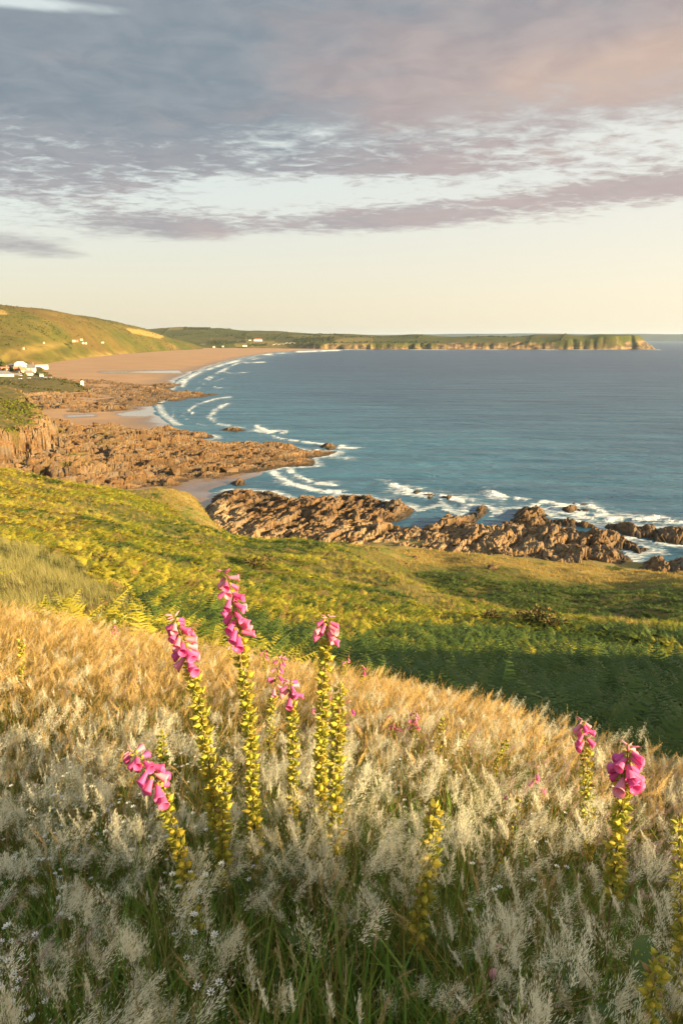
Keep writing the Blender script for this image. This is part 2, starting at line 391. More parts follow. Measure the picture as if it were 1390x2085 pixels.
# ================================================================== LARGE STRUCTURE
# ------------------------------------------------------------------ the near slope
def P(px, py, r, lift=0.0):
    x, y, z = at_range(px, py, r); return (float(x), float(y), float(z) - lift)
def by_az(px, r, z):                                  # a ground point under a sight line at a stated height
    a = math.atan2((px - 695) / FPX, 1.0) ; return (r * math.sin(a), r * math.cos(a), z)
CREST_PX = [-300, 0, 350, 700, 1050, 1390, 1700]; CREST_R = [12, 11, 10, 9, 7, 5.5, 4.6]
hill_pts = [P(px, py, r, 0.42) for px, py, r in ((-300, 1200, 12), (0, 1255, 11), (350, 1322, 10), (700, 1392, 9), (1050, 1478, 7), (1390, 1605, 5.5), (1700, 1740, 4.6))]
for px in (-300, 100, 695, 1290, 1700):
    k = (px - 695) / 1000.0
    hill_pts += [by_az(px, 0.35, EYE - 1.72), by_az(px, 1.0, EYE - 1.88), by_az(px, 1.7, EYE - 2.10 - 0.05 * k), by_az(px, 3.0, EYE - 2.58 - 0.10 * k)]
hill_pts += [P(*q, 0.45) for q in (
    (0, 1200, 18), (0, 1100, 35), (0, 1000, 80), (0, 955, 125), (-300, 1120, 20), (-300, 960, 80), (-300, 900, 140),
    (200, 1235, 16), (200, 1150, 35), (200, 1060, 70), (200, 990, 125), (330, 1005, 150), (400, 1010, 165), (425, 1055, 152),
    (350, 1282, 15), (400, 1195, 32), (400, 1120, 60), (400, 1075, 100), (560, 1098, 118),
    (550, 1340, 15), (600, 1250, 33), (600, 1180, 55), (600, 1125, 92),
    (700, 1375, 14), (750, 1280, 35), (750, 1205, 58), (680, 1125, 88), (850, 1195, 70), (1000, 1238, 58), (1200, 1256, 55), (1390, 1283, 50),
    (850, 1400, 13), (850, 1345, 20), (850, 1270, 38), (1000, 1425, 12.5), (1000, 1380, 19), (1000, 1320, 30), (1000, 1272, 45),
    (1200, 1500, 10.5), (1200, 1440, 14), (1200, 1380, 20), (1200, 1320, 31), (1200, 1280, 45),
    (1390, 1570, 9), (1390, 1490, 13.5), (1390, 1405, 20), (1390, 1345, 32), (1390, 1308, 42), (1700, 1480, 14), (1700, 1330, 40),
    (850, 1183, 105), (850, 1135, 133), (1000, 1217, 95), (1000, 1172, 115), (1000, 1145, 135), (1200, 1242, 88), (1200, 1192, 112), (1200, 1160, 138),
    (1390, 1268, 82), (1390, 1212, 105), (1390, 1172, 146), (700, 1110, 128), (1700, 1290, 80), (1700, 1190, 150))]
for px in (-300, 0, 200, 350):
    hill_pts += [by_az(px, 182, 20), by_az(px, 205, 9)]
for px in (470, 700, 1050, 1390, 1700):
    hill_pts += [by_az(px, 172, 5.0), by_az(px, 190, 1.0)]
for px in (-300, 0, 350, 700, 1050, 1390, 1700):
    hill_pts += [by_az(px, 245, -5), by_az(px, 330, -14)]
_H = TPS(hill_pts, 1.0, 2e-5)
def hill_base(x, y):
    r = np.hypot(x, y); a = np.clip(np.arctan2(x, y), -0.70, 0.68); rr = np.maximum(r, 0.35)
    return _H(rr * np.sin(a), rr * np.cos(a))
def hillZ(x, y):
    r = np.hypot(x, y)
    n = fbm(x / 7.0, y / 7.0, 4, 11) * np.clip((r - 9) / 40, 0, 1) * 2.2 + fbm(x / 24.0, y / 24.0, 2, 13) * np.clip((r - 16) / 40, 0, 1) * 3.0 + fbm(x / 0.9, y / 0.9, 3, 12) * 0.10 * np.clip(r / 3, 0.2, 1)
    return hill_base(x, y) + n
crest_r = lambda px: np.interp(px, CREST_PX, CREST_R)

FIELD = [(640, 1100), (760, 1150), (860, 1197), (1000, 1241), (1390, 1290), (1900, 1360), (1900, 1170), (1390, 1165), (1000, 1138), (800, 1112)]
def poly_px(px, py, L): return inside(np.asarray(px, float), np.asarray(py, float), L)
def field_mask(x, y, z):
    px, py = proj(x, y, z); return poly_px(px, py, FIELD) & (np.hypot(x, y) > 78)

X, Y = polar(0.3, 255, 560, -112, 112, 420)
Z = hillZ(X, Y); PX, PY = proj(X, Y, Z); R_ = np.hypot(X, Y)
dry = np.where(R_ < crest_r(PX) + 1.5, 0.55, 0.0) + np.where(field_mask(X, Y, Z), 0.15, 0) + np.clip(fbm(X / 9, Y / 9, 3, 31) * 1.6, 0, 0.5) * (R_ > 14)
edge = sstep(R_, 118, 135) * (PX > 600) + poly_px(PX, PY, [(230, 985), (400, 995), (432, 1050), (540, 1095), (420, 1075), (330, 1015)]) * 0.8
dry = np.clip(dry + edge * 0.6, 0, 1)
hill = link('hillside', grid_np('hillside', X, Y, Z, True, {'dry': dry}), M_HILL); tag(hill, kind='structure')

# the higher flank of the hill beside and behind the camera; the low sun comes over it
SH = (math.sin(SUN_AZ), math.cos(SUN_AZ)); NH = (-SH[1], SH[0])
HS_C = [-60, -20, 0, 0.8, 1.6, 2.4, 3.2, 5, 8, 10, 14, 18, 21, 26, 34, 60]
HS_Z = [6, 2.3, -0.35, -1.15, -1.80, -2.35, -2.9, -3.65, -4.6, -5.1, -6.2, -7.9, -9.6, -13, -19, -42]
cc = np.concatenate([np.linspace(-60, -4, 30), np.linspace(-3.6, 40, 190)]); dd = np.linspace(13, 75, 70)
C_, D_ = np.meshgrid(cc, dd, indexing='ij')
top = np.interp(C_, HS_C, HS_Z) + 30 * math.tan(SUN_EL) - ((D_ - 30) / 14.0) ** 2 * 6.5 + fbm(C_ / 2.5, D_ / 9, 4, 5) * 0.35
Xr = C_ * NH[0] + D_ * SH[0]; Yr = C_ * NH[1] + D_ * SH[1]
ridge = link('hill_flank', grid_np('hill_flank', Xr, Yr, EYE + top, True, {'dry': top * 0 + 0.3}), M_HILL); tag(ridge, kind='structure')

# ------------------------------------------------------------------ shoreline, beach
SHORE = [(700, 711.6), (620, 713.5), (560, 717.5), (500, 727), (460, 737), (425, 748), (392, 759), (366, 770), (352, 780), (330, 806), (310, 824), (318, 844), (345, 866), (352, 874),
         (440, 905), (560, 945), (535, 968), (470, 985), (440, 1000), (520, 1045), (700, 1080), (1000, 1120), (1390, 1190), (2200, 1400)]
shore = outline(SHORE, 0.0)
land = [(9000, 4150)] + shore + [(400, -50), (-4000, -50), (-5200, 1200), (-5200, 9000), (9000, 9000)]
land[0] = (shore[0][0] + 30, 9000)
def shore_d(x, y): return sdf(x, y, land)
X, Y = polar(235, 4600, 330, -40, 8, 300)
D = shore_d(X, Y); R_ = np.hypot(X, Y)
Zb = np.where(D > 0, np.minimum(D / 70.0, 2.2) + np.clip(D - 150, 0, 900) / 150.0 * sstep(R_, 800, 1500), D / 28.0) + fbm(X / 60, Y / 30, 3, 3) * 0.30
PX, PY = proj(X, Y, Zb)
pool = np.zeros_like(X)
for L in ([(232, 842), (275, 836), (318, 833), (322, 842), (300, 848), (250, 848)], [(310, 985), (345, 975), (440, 962), (480, 985), (430, 968), (350, 985)],
          [(200, 757), (365, 754), (372, 760), (220, 760)], [(130, 846), (190, 843), (200, 847), (140, 850)]):
    pool = np.maximum(pool, sstep(sdf(PX, PY * 1.0, L), -4, 2))
wet = np.clip(1 - (Zb - fbm(X / 40, Y / 25, 3, 9) * 0.5) / 0.75, 0, 1) ** 1.2
wet = np.maximum(wet, pool)
pool = np.maximum(pool, sstep(Zb, 0.30, 0.05))
dune = sstep(Zb, 5.0, 8.0) * 0.9
b = link('beach', grid_np('beach', X, Y, Zb, True, {'wet': wet, 'pool': pool, 'dune': dune}, Zb > -6), M_SAND); tag(b, kind='structure')

# ------------------------------------------------------------------ rock reefs
R3 = outline([(405, 1100), (412, 1030), (440, 1003), (470, 990), (555, 994), (590, 1008), (640, 1011), (700, 1000), (745, 1004), (800, 1014), (832, 1022), (850, 1033), (905, 1020), (905, 1030), (936, 1042),
              (960, 1022), (990, 1022), (1012, 1040), (1032, 1027), (1105, 1031), (1130, 1046), (1160, 1048), (1225, 1068), (1260, 1082), (1335, 1112), (1300, 1118), (1270, 1110), (1292, 1132), (1280, 1150), (1250, 1165), (1100, 1250), (700, 1250)], 1.6)
R4 = outline([(1222, 1066), (1262, 1062), (1330, 1067), (1420, 1077), (1600, 1100), (1600, 1130), (1420, 1104), (1330, 1097), (1260, 1082)], 1.2)
R5 = outline([(1285, 1150), (1310, 1134), (1390, 1132), (1600, 1150), (1600, 1260), (1300, 1230)], 1.8)
R6 = [outline(q, 0.5) for q in ([(1145, 1036), (1165, 1031), (1200, 1035), (1190, 1039), (1150, 1041)], [(1172, 1024), (1190, 1024), (1184, 1029)], [(835, 998), (850, 998), (845, 1004)], [(862, 1006), (880, 1007), (872, 1012)], [(472, 981), (500, 978), (502, 984), (480, 987)], [(900, 1010), (922, 1010), (915, 1016)])]
CH3 = [(outline(q, 1.0), wd) for q, wd in (([(818, 1066), (850, 1044), (868, 1030)], 3.0), ([(842, 1064), (880, 1044), (900, 1022)], 4.0), ([(985, 1068), (1010, 1052), (1024, 1034)], 4.5), ([(930, 1046), (948, 1036), (958, 1018)], 2.5), ([(1130, 1070), (1200, 1074), (1230, 1078)], 2.0))]
R2 = outline([(-200, 1010), (-200, 880), (60, 862), (130, 858), (180, 866), (240, 862), (300, 874), (345, 868), (436, 881), (442, 886), (400, 889), (440, 897), (520, 899), (600, 905), (640, 913), (690, 911), (680, 919), (636, 926), (644, 941), (585, 944), (540, 949), (480, 958), (440, 966), (400, 968), (340, 980), (300, 988), (240, 1000)], 2.0)
R2I = [outline(q, 0.5) for q in ([(442, 874), (470, 870), (508, 875), (480, 879)], [(650, 905), (690, 909), (670, 915)], [(322, 988), (345, 981), (368, 986), (345, 992)])]
CH2 = [(outline([(330, 892), (400, 893), (450, 888)], 0.8), 3.0)]
R1 = outline([(-250, 845), (-250, 770), (90, 770), (190, 771), (250, 775), (300, 781), (345, 777), (374, 781), (342, 790), (440, 799), (425, 806), (390, 808), (340, 817), (290, 826), (262, 833), (165, 840), (90, 836), (30, 842)], 2.0)
KNOB = outline([(-260, 950), (0, 916), (55, 908), (98, 896), (112, 884), (98, 872), (58, 846), (0, 824), (-260, 800)], 8.0)
TERR = outline([(-260, 802), (0, 796), (70, 793), (135, 793), (188, 787), (176, 779), (120, 772), (97, 764), (92, 752), (60, 746), (0, 742), (-260, 730)], 7.0)
_KN = TPS([P(*q) for q in ((0, 866, 378), (60, 882, 378), (88, 874, 388), (0, 826, 440), (40, 846, 412), (-120, 850, 375), (-120, 800, 440), (105, 890, 380))], 1.0, 1e-3)
_TE = TPS([P(*q) for q in ((0, 760, 1000), (0, 785, 880), (60, 785, 880), (60, 772, 950), (100, 774, 930), (170, 784, 930), (130, 790, 870), (0, 751, 1180), (60, 755, 1120), (95, 765, 1030), (-120, 775, 900), (-120, 749, 1180))], 1.0, 1e-3)
def rough_blocks(x, y, ang, s, st, seed):
    ca, sa = math.cos(ang), math.sin(ang); u = x * ca - y * sa; v = x * sa + y * ca
    wx = fbm(x / 9, y / 9, 3, seed + 50) * 5; wy = fbm(x / 9 + 31, y / 9, 3, seed + 51) * 5
    u = u + wx; v = v + wy; h = 0
    for k, (sc, am) in enumerate(((1.0, 1.55), (0.46, 1.05), (0.2, 0.62), (0.09, 0.30))):
        c, e = cells(u / (s * sc), v / (s * sc * st), seed + 7 * k)
        h = h + am * (c - 0.55 * np.exp(-e * 8.0))
    return h
def reef_near(x, y):
    d = np.maximum(np.maximum(sdf(x, y, R3), sdf(x, y, R4)), sdf(x, y, R5))
    for q in R6: d = np.maximum(d, sdf(x, y, q) + 0.8)
    for q, wd in CH3: d = np.minimum(d, seg_dist(x, y, q) - wd)
    d = d + fbm(x / 6, y / 6, 3, 61) * 2.5
    r = np.hypot(x, y)
    base = np.clip(d * 0.45, -4, 2.1) + np.clip((238 - r) / 40.0, 0, 1.6) * np.clip(d / 8, 0, 1) * 1.8 + fbm(x / 26, y / 26, 3, 62) * 2.0 * sstep(d, 0, 8)
    return base + rough_blocks(x, y, 0.36, 6.5, 3.6, 100) * (0.35 + 0.75 * sstep(d, -1, 7)), d
def reef_mid(x, y):
    d = sdf(x, y, R2)
    for q in R2I: d = np.maximum(d, sdf(x, y, q) + 0.8)
    for q, wd in CH2: d = np.minimum(d, seg_dist(x, y, q) - wd)
    d = d + fbm(x / 9, y / 9, 3, 71) * 4
    px, _ = proj(x, y, x * 0 + 2)
    base = np.clip(d * 0.30, -4, 2.5) + fbm(x / 40, y / 40, 3, 72) * 4.0 * sstep(d, 0, 14) + sstep(px, 420, 120) * 1.5 * sstep(d, 2, 15)
    h = base + rough_blocks(x, y, 1.05, 8.0, 4.2, 200) * (0.30 + 1.6 * sstep(d, -1, 10) * (0.55 + 0.45 * sstep(px, 560, 300)))
    k = sdf(x, y, KNOB) + fbm(x / 14, y / 14, 3, 73) * 7 + rough_blocks(x, y, 0.2, 8.0, 1.0, 231) * 2.2
    top = _KN(x, y) + fbm(x / 10, y / 10, 3, 74) * 1.2
    f = sstep(k, -5, 3.5)
    ksc = rough_blocks(x, y, 0.2, 9.0, 1.0, 230)
    z = h * (1 - f) + (top + ksc * 1.3 * (1 - sstep(k, 1, 8))) * f
    turf = sstep(k + fbm(x / 4, y / 4, 4, 75) * 10, 2.5, 6.0) + sstep(fbm(x / 16, y / 16, 3, 77), 0.16, 0.24) * sstep(h, 3.4, 4.6) * sstep(px, 300, 150) * 0.8
    return z, d, np.clip(turf, 0, 1), f
def reef_far(x, y):
    d = sdf(x, y, R1) + fbm(x / 18, y / 18, 3, 81) * 12
    px, _ = proj(x, y, x * 0 + 2)
    base = np.clip(d * 0.12, -4, 2.2) + fbm(x / 60, y / 60, 3, 82) * 4 * sstep(d, 0, 25)
    h = base + rough_blocks(x, y, 1.1, 22.0, 1.8, 300) * (0.3 + 1.8 * sstep(d, -1, 16) * (0.45 + 0.55 * sstep(px, 330, 120)))
    k = sdf(x, y, TERR) + fbm(x / 26, y / 26, 3, 83) * 16
    top = _TE(x, y) + fbm(x / 20, y / 20, 3, 84) * 1.5
    f = sstep(k, -10, 8)
    z = h * (1 - f) + np.maximum(top, h) * f
    turf = sstep(k + fbm(x / 8, y / 8, 3, 85) * 14, 0, 10)
    return z, d, turf, f
def tide_mask(z, x, y): return sstep(z + fbm(x / 5, y / 5, 3, 99) * 1.2, 1.9, 0.4) * 0.85
X, Y = polar(160, 312, 400, -15, 36, 640)
Z, D = reef_near(X, Y); R_ = np.hypot(X, Y); PX, PY = proj(X, Y, Z)
pale = np.clip(sstep(R_, 226, 196) * (0.5 + fbm(X / 7, Y / 7, 3, 63) * 1.6) * sstep(PX, 1300, 900) + sstep(np.hypot((PX - 455) / 60, (PY - 1045) / 34), 1.0, 0.4) * 0.9, 0, 1)
o = link('near_reef_terrain', grid_np('near_reef_terrain', X, Y, Z, False, {'pale': pale, 'tide': tide_mask(Z, X, Y), 'turf': X * 0}, Z > -1.2), M_ROCK); tag(o, kind='structure')
X, Y = polar(255, 520, 330, -36, 3, 540)
Z, D, T, F_ = reef_mid(X, Y)
o = link('middle_reef_terrain', grid_np('middle_reef_terrain', X, Y, Z, False, {'pale': np.clip(F_ * 0.22 + fbm(X / 12, Y / 12, 3, 64) * 0.9, 0, 1), 'tide': tide_mask(Z, X, Y), 'turf': T}, Z > -1.2), M_ROCK); tag(o, kind='structure')
X, Y = polar(600, 1350, 250, -38, -8, 430)
Z, D, T, F_ = reef_far(X, Y)
o = link('far_reef_terrain', grid_np('far_reef_terrain', X, Y, Z, False, {'pale': np.clip(fbm(X / 12, Y / 12, 3, 65), 0, 1), 'tide': tide_mask(Z, X, Y) * 0.7, 'turf': T}, Z > -1.2), M_ROCK); tag(o, kind='structure')

# ------------------------------------------------------------------ sea
FOAM = [  # photo positions of the breaking lines on the water: points, half thickness, strength
    ([(690, 713.0), (600, 716.5), (540, 722.5), (490, 733), (450, 744), (418, 755), (388, 767), (372, 777)], 2.2, 0.95),
    ([(560, 722.5), (520, 731), (480, 741), (452, 754), (430, 766), (408, 778)], 1.7, 0.75), ([(540, 737), (500, 739), (505, 734)], 1.6, 0.85), ([(505, 758), (470, 760), (455, 757)], 1.3, 0.6),
    ([(470, 748), (440, 762), (420, 778), (402, 793)], 1.8, 0.7), ([(455, 770), (432, 778), (440, 790), (470, 789)], 1.6, 0.6), ([(390, 765), (378, 775), (372, 786)], 4, 0.75),
    ([(470, 808), (440, 812), (405, 822), (385, 835), (392, 842)], 2.4, 0.7), ([(462, 822), (440, 834), (430, 846)], 4.5, 0.72), ([(425, 848), (440, 862), (470, 868), (540, 880)], 3.0, 0.62), ([(500, 845), (520, 849)], 2.5, 0.8),
    ([(522, 868), (548, 880), (580, 880)], 4.0, 0.9), ([(556, 888), (590, 896), (640, 903), (700, 908)], 2.6, 0.75), ([(645, 918), (680, 930), (705, 937)], 5, 0.85), ([(690, 912), (735, 913)], 2.6, 0.8),
    ([(545, 950), (562, 968), (590, 985), (640, 998), (690, 1003)], 5, 0.9), ([(585, 950), (595, 965), (625, 980), (680, 990)], 5, 0.75), ([(350, 822), (352, 845), (368, 866)], 1.6, 0.45), ([(380, 832), (372, 846), (388, 858), (420, 868)], 1.8, 0.5),
    ([(790, 982), (812, 993), (845, 1004), (905, 1012), (945, 1022)], 5.5, 0.95), ([(800, 1000), (870, 1012), (960, 1020)], 6.5, 0.6), ([(1000, 1004), (1030, 1013), (1075, 1021), (1130, 1024), (1170, 1036)], 5.5, 1.0), ([(1080, 1027), (1140, 1038), (1190, 1050), (1240, 1058)], 11, 0.74), ([(1155, 1030), (1200, 1029), (1235, 1047)], 5, 0.7),
    ([(1240, 1056), (1300, 1058), (1345, 1056), (1400, 1070), (1480, 1082)], 7, 0.82), ([(1330, 1052), (1390, 1066)], 4, 0.9), ([(840, 1052), (868, 1034), (900, 1020)], 4, 0.4), ([(1000, 1052), (1030, 1036)], 5, 0.42), ([(1300, 1062), (1420, 1076)], 4, 0.6)]
X, Y = polar(118, 30000, 600, -50, 50, 470)
PX, PY = proj(X, Y, X * 0.0); R_ = np.hypot(X, Y)
foam = np.zeros_like(X); D = shore_d(X, Y)
wisp = fbm(X / 14, Y / 9, 4, 46); soft = np.where(R_ > 480, .80, 1.0); brk = fbm(PX / 17, PY / 7, 4, 47)
for L, hw, s in FOAM:
    q = seg_dist(PX * 0.55, PY, [(a * 0.55, b_) for a, b_ in L]) + brk * hw * 0.9
    foam = np.maximum(foam, 1.05 * s * np.exp(-(np.maximum(q, 0) / (hw * 0.95)) ** 2) * np.clip(0.80 + brk * 3.0 + wisp * 1.2, 0, 1.1))
    foam = np.maximum(foam, s * 0.50 * np.exp(-(np.maximum(q, 0) / (hw * 2.8)) ** 2) * np.clip(0.55 + wisp * 2.2, 0, 1))
foam *= soft * (PX < 1600) * (PX > 250)
nearrock = np.maximum(np.maximum(sdf(X, Y, R4), sdf(X, Y, R3)), sdf(X, Y, R2))
foam = np.maximum(foam, 0.48 * np.exp(-(np.clip(-nearrock, 0, 99) / 4.5) ** 2) * (nearrock < 1))
foam = np.maximum(foam, 0.5 * sstep(np.abs(D + 6), 7, 0) * (R_ > 500))
head = sstep(np.abs(PY - 712.2), 1.4, 0.3) * (PX > 640) * (PX < 1345) * (0.30 + 0.7 * fbm(X / 90, Y / 400, 2, 42)); foam = np.maximum(foam, head)
swl = np.sin((Y * 0.95 + X * 0.32) / 5.2 + fbm(X / 60, Y / 60, 3, 43) * 9) * 0.14 + fbm(X / 16, Y / 9, 3, 44) * 0.5
Zs = swl * np.clip((1500 - R_) / 1200, 0, 1) * np.clip(1 - foam, 0.3, 1) * np.clip(-D / 60, 0, 1) + foam * 0.35 * np.clip(-D / 20, 0, 1)
shallow = np.clip(1.05 - np.log(np.maximum(R_, 200) / 200) / math.log(7.5), 0, 1) * 0.9 + 0.5 * sstep(-D, 260, 0) * (R_ > 300)
shallow = np.clip(shallow + fbm(X / 120, Y / 60, 4, 45) * 0.5 * sstep(R_, 2500, 400), 0, 1)
sea = link('sea', grid_np('sea', X, Y, Zs, True, {'foam': foam, 'shallow': shallow}), M_SEA); tag(sea, kind='structure')

# ------------------------------------------------------------------ the long down, the fields behind the bay, the headland, the far coast
_D = TPS([P(*q) for q in ((-300, 612, 2250), (0, 629, 2350), (100, 637, 2600), (200, 655, 2980), (262, 667, 3350), (305, 675, 3600), (345, 689, 3800), (400, 702, 4050), (430, 708, 4200),
     (-300, 690, 1700), (0, 685, 1930), (100, 686, 2150), (150, 694, 2300), (200, 697, 2530), (300, 702, 3270), (350, 706.5, 3600),
     (-300, 745, 1350), (0, 738, 1500), (60, 742, 1520), (110, 740, 1640), (150, 733, 1830), (200, 724, 2250), (260, 718, 2750), (300, 715.5, 3050), (380, 712, 3700), (-100, 715, 1650), (50, 718, 1720))]
     + [by_az(px, r, z) for px, r, z in ((-300, 3200, 120), (0, 3300, 115), (150, 3700, 95), (260, 4300, 60), (330, 4700, 20))], 1.0, 1e-4)
DUNE = outline([(-400, 800), (-200, 765), (0, 744), (60, 746), (95, 745), (150, 738), (200, 729), (260, 722), (320, 718), (400, 713.5), (440, 711), (440, 705)], 5.0)
DUNE += [(DUNE[-1][0], 6500), (-5000, 6500), (-5000, 900)]
X, Y = polar(1000, 4700, 330, -44, -8, 380)
k = sdf(X, Y, DUNE) + fbm(X / 60, Y / 60, 3, 91) * 40
f = sstep(k, -30, 160)
dn = fbm(X / 190, Y / 190, 5, 92)
Z = _D(X, Y) * f - 14 * (1 - f) + dn * 16 * sstep(k, 60, 400) + (np.abs(fbm(X / 45, Y / 45, 3, 93)) * 18 - 2) * sstep(k, 0, 40) * sstep(k, 260, 90)
PX, PY = proj(X, Y, Z)
dry = sstep(k + fbm(X / 80, Y / 80, 3, 89) * 60, 75, 15) * 0.95 + sstep(sdf(PX, PY, [(255, 668), (285, 671), (335, 684), (325, 689), (270, 678)]), -2, 1.5) + sstep(sdf(PX, PY, [(0, 722), (60, 706), (130, 700), (60, 718), (0, 735)]), -10, 3) * 0.45 + sstep(sdf(PX, PY, [(-10, 628), (10, 633), (18, 640), (-10, 640)]), -2, 1)
dry = np.clip(dry + np.clip(fbm(X / 70, Y / 220, 4, 94) * 0.9 - 0.08, 0, 0.4), 0, 1)
o = link('down_hill', grid_np('down_hill', X, Y, Z, True, {'dry': dry, 'scar': dry * 0}, Z > -10), M_DOWN); tag(o, kind='structure')
downZ = lambda x, y: float(_D(np.array([x]), np.array([y]))[0])

HP = [P(*q) for q in ((300, 672, 5600), (350, 667.5, 5700), (400, 667, 5800), (450, 669, 5700), (500, 674, 5500), (560, 675, 5400), (600, 678, 5300), (650, 680, 5100), (700, 681, 4900), (740, 683, 4750), (850, 681.5, 4750), (960, 685.5, 4700), (1000, 684.5, 4700), (1050, 685.5, 4650), (1090, 682, 4650), (1150, 681, 4600), (1220, 683, 4500), (1280, 687, 4400), (1310, 698, 4250), (1326, 707, 4180), (1300, 704, 4180), (1318, 707, 4165),
      (400, 700, 4500), (450, 695, 4600), (520, 693, 4650), (560, 702, 4350), (440, 706, 4300), (350, 690, 4700), (350, 680, 5200), (450, 682, 5100), (560, 686, 4900),
      (640, 699, 4230), (700, 700, 4230), (800, 699, 4220), (900, 700, 4210), (1000, 701, 4200), (1100, 701, 4200), (1200, 702, 4190), (1280, 704, 4180),
      (700, 690, 4450), (850, 690, 4450), (1000, 692, 4420), (1100, 690, 4420), (1200, 691, 4380))]
HP += [by_az(px, 7200, 70) for px in (200, 450)] + [by_az(px, 6800, 40) for px in (700, 850)] + [by_az(px, 5300, 78) for px in (760, 860)] + [by_az(px, r_, z_) for px in (960, 1050, 1150, 1240, 1300) for r_, z_ in ((5000, 72), (5600, 35), (6800, 0))] + [by_az(1500, r, -30) for r in (4200, 5000, 6000)] + [by_az(1360, 4150, -10)]
_HD = TPS(HP, 1.6, 1e-5)
COAST = outline([(380, 712), (430, 711.2), (520, 710.6), (640, 711.2), (700, 711.3), (1000, 711.3), (1240, 711.5), (1300, 711.5), (1326, 711.3), (1340, 710.8), (1350, 710.2)], 0.0)
COAST += [(COAST[-1][0] - 60, 4500), (COAST[-1][0] + 20, 5200), (COAST[-1][0] - 200, 7600), (-4200, 7600), (-4200, 5000)]
X, Y = polar(3950, 7300, 230, -24, 27, 760)
gul = np.abs(fbm(X / 130 + fbm(X / 300, Y / 300, 2, 78) * 3, Y / 300, 4, 95)) * 2.0
PX0, _ = proj(X, Y, X * 0)
cl = sstep(PX0, 590, 660)
k = sdf(X, Y, COAST) - cl * sstep(gul, 0.34, 0.02) * np.clip(0.4 + fbm(X / 350, Y / 900, 2, 79) * 2.4, 0.05, 1) * 75 + fbm(X / 25, Y / 25, 3, 96) * 20 * cl + 16
zt = _HD(X, Y) + fbm(X / 160, Y / 260, 4, 97) * 9
f = sstep(k, -6, 30 + 120 * (1 - cl) + 150 * sstep(PX0, 1235, 1325))
Z = zt * f - 12 * (1 - f) + rough_blocks(X, Y, 0.4, 40, 1.0, 400) * 1.6 * f * sstep(k, 75, 25) * cl
PX, PY = proj(X, Y, Z)
scar = cl * np.maximum(sstep(Z + fbm(X / 45, Y / 45, 5, 98) * 46 + fbm(X / 260, Y / 260, 2, 77) * 40, 31, 21), sstep(PX, 1288, 1304) * sstep(Z, 60, 40))
cellv, celle = cells(X / 330 + fbm(X / 300, Y / 300, 2, 90) * 0.6, Y / 420, 88)
dry = np.clip((cellv > 0.22) * 0.75 * (PX < 760) + (cellv > 0.42) * 0.5 + sstep(sdf(PX, PY, [(590, 683), (680, 681), (690, 685), (600, 687)]), -2, 1) * 0.6 + sstep(k, 60, 0) * (1 - cl), 0, 1)
o = link('headland', grid_np('headland', X, Y, Z, True, {'dry': dry * 0.9, 'scar': np.clip(scar, 0, 1)}, Z > -10), M_HEAD); tag(o, kind='structure')

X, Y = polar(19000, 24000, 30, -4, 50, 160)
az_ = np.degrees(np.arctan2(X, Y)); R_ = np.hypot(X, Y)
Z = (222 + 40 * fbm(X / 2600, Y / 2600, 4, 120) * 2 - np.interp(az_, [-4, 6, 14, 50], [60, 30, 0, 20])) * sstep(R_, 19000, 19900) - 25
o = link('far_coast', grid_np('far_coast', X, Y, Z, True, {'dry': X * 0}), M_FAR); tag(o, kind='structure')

# ================================================================== GROUND COVER (uncountable: instanced stuff)
def proto(name, V, F, mats, idx, smooth=False):
    return bpy.data.objects.new(name, mesh_py(name, V, F, mats, idx, smooth))
def scatter(name, pts, rots, scl, idx, protos, label=None):
    """one stuff object: a cloud of points, each drawn as one of the given plants"""
    pc = bpy.data.collections.new(name + '_kinds')
    for i, o in enumerate(protos): o.name = '%s_kind_%02d' % (name, i); pc.objects.link(o)
    me = bpy.data.meshes.new(name); n = len(pts); me.vertices.add(n); me.vertices.foreach_set('co', np.asarray(pts, np.float32).ravel())
    a = me.attributes.new('rot', 'FLOAT_VECTOR', 'POINT'); a.data.foreach_set('vector', np.asarray(rots, np.float32).ravel())
    a = me.attributes.new('scl', 'FLOAT', 'POINT'); a.data.foreach_set('value', np.asarray(scl, np.float32))
    a = me.attributes.new('kind', 'INT', 'POINT'); a.data.foreach_set('value', np.asarray(idx, np.int32))
    o = link(name, me); g = bpy.data.node_groups.new(name, 'GeometryNodeTree')
    g.interface.new_socket('Geometry', in_out='INPUT', socket_type='NodeSocketGeometry'); g.interface.new_socket('Geometry', in_out='OUTPUT', socket_type='NodeSocketGeometry')
    N = g.nodes; L = g.links; gi = N.new('NodeGroupInput'); go = N.new('NodeGroupOutput')
    ip = N.new('GeometryNodeInstanceOnPoints'); ci = N.new('GeometryNodeCollectionInfo'); ci.inputs[0].default_value = pc; ci.inputs['Separate Children'].default_value = True; ci.inputs['Reset Children'].default_value = True
    def at(nm, ty):
        q = N.new('GeometryNodeInputNamedAttribute'); q.data_type = ty; q.inputs[0].default_value = nm; return q.outputs[0]
    e2r = N.new('FunctionNodeEulerToRotation'); L.new(at('rot', 'FLOAT_VECTOR'), e2r.inputs[0])
    L.new(gi.outputs[0], ip.inputs['Points']); L.new(ci.outputs[0], ip.inputs['Instance']); ip.inputs['Pick Instance'].default_value = True
    L.new(at('kind', 'INT'), ip.inputs['Instance Index']); L.new(e2r.outputs[0], ip.inputs['Rotation']); L.new(at('scl', 'FLOAT'), ip.inputs['Scale']); L.new(ip.outputs[0], go.inputs[0])
    md = o.modifiers.new('cover', 'NODES'); md.node_group = g
    tag(o, label, kind='stuff'); return o
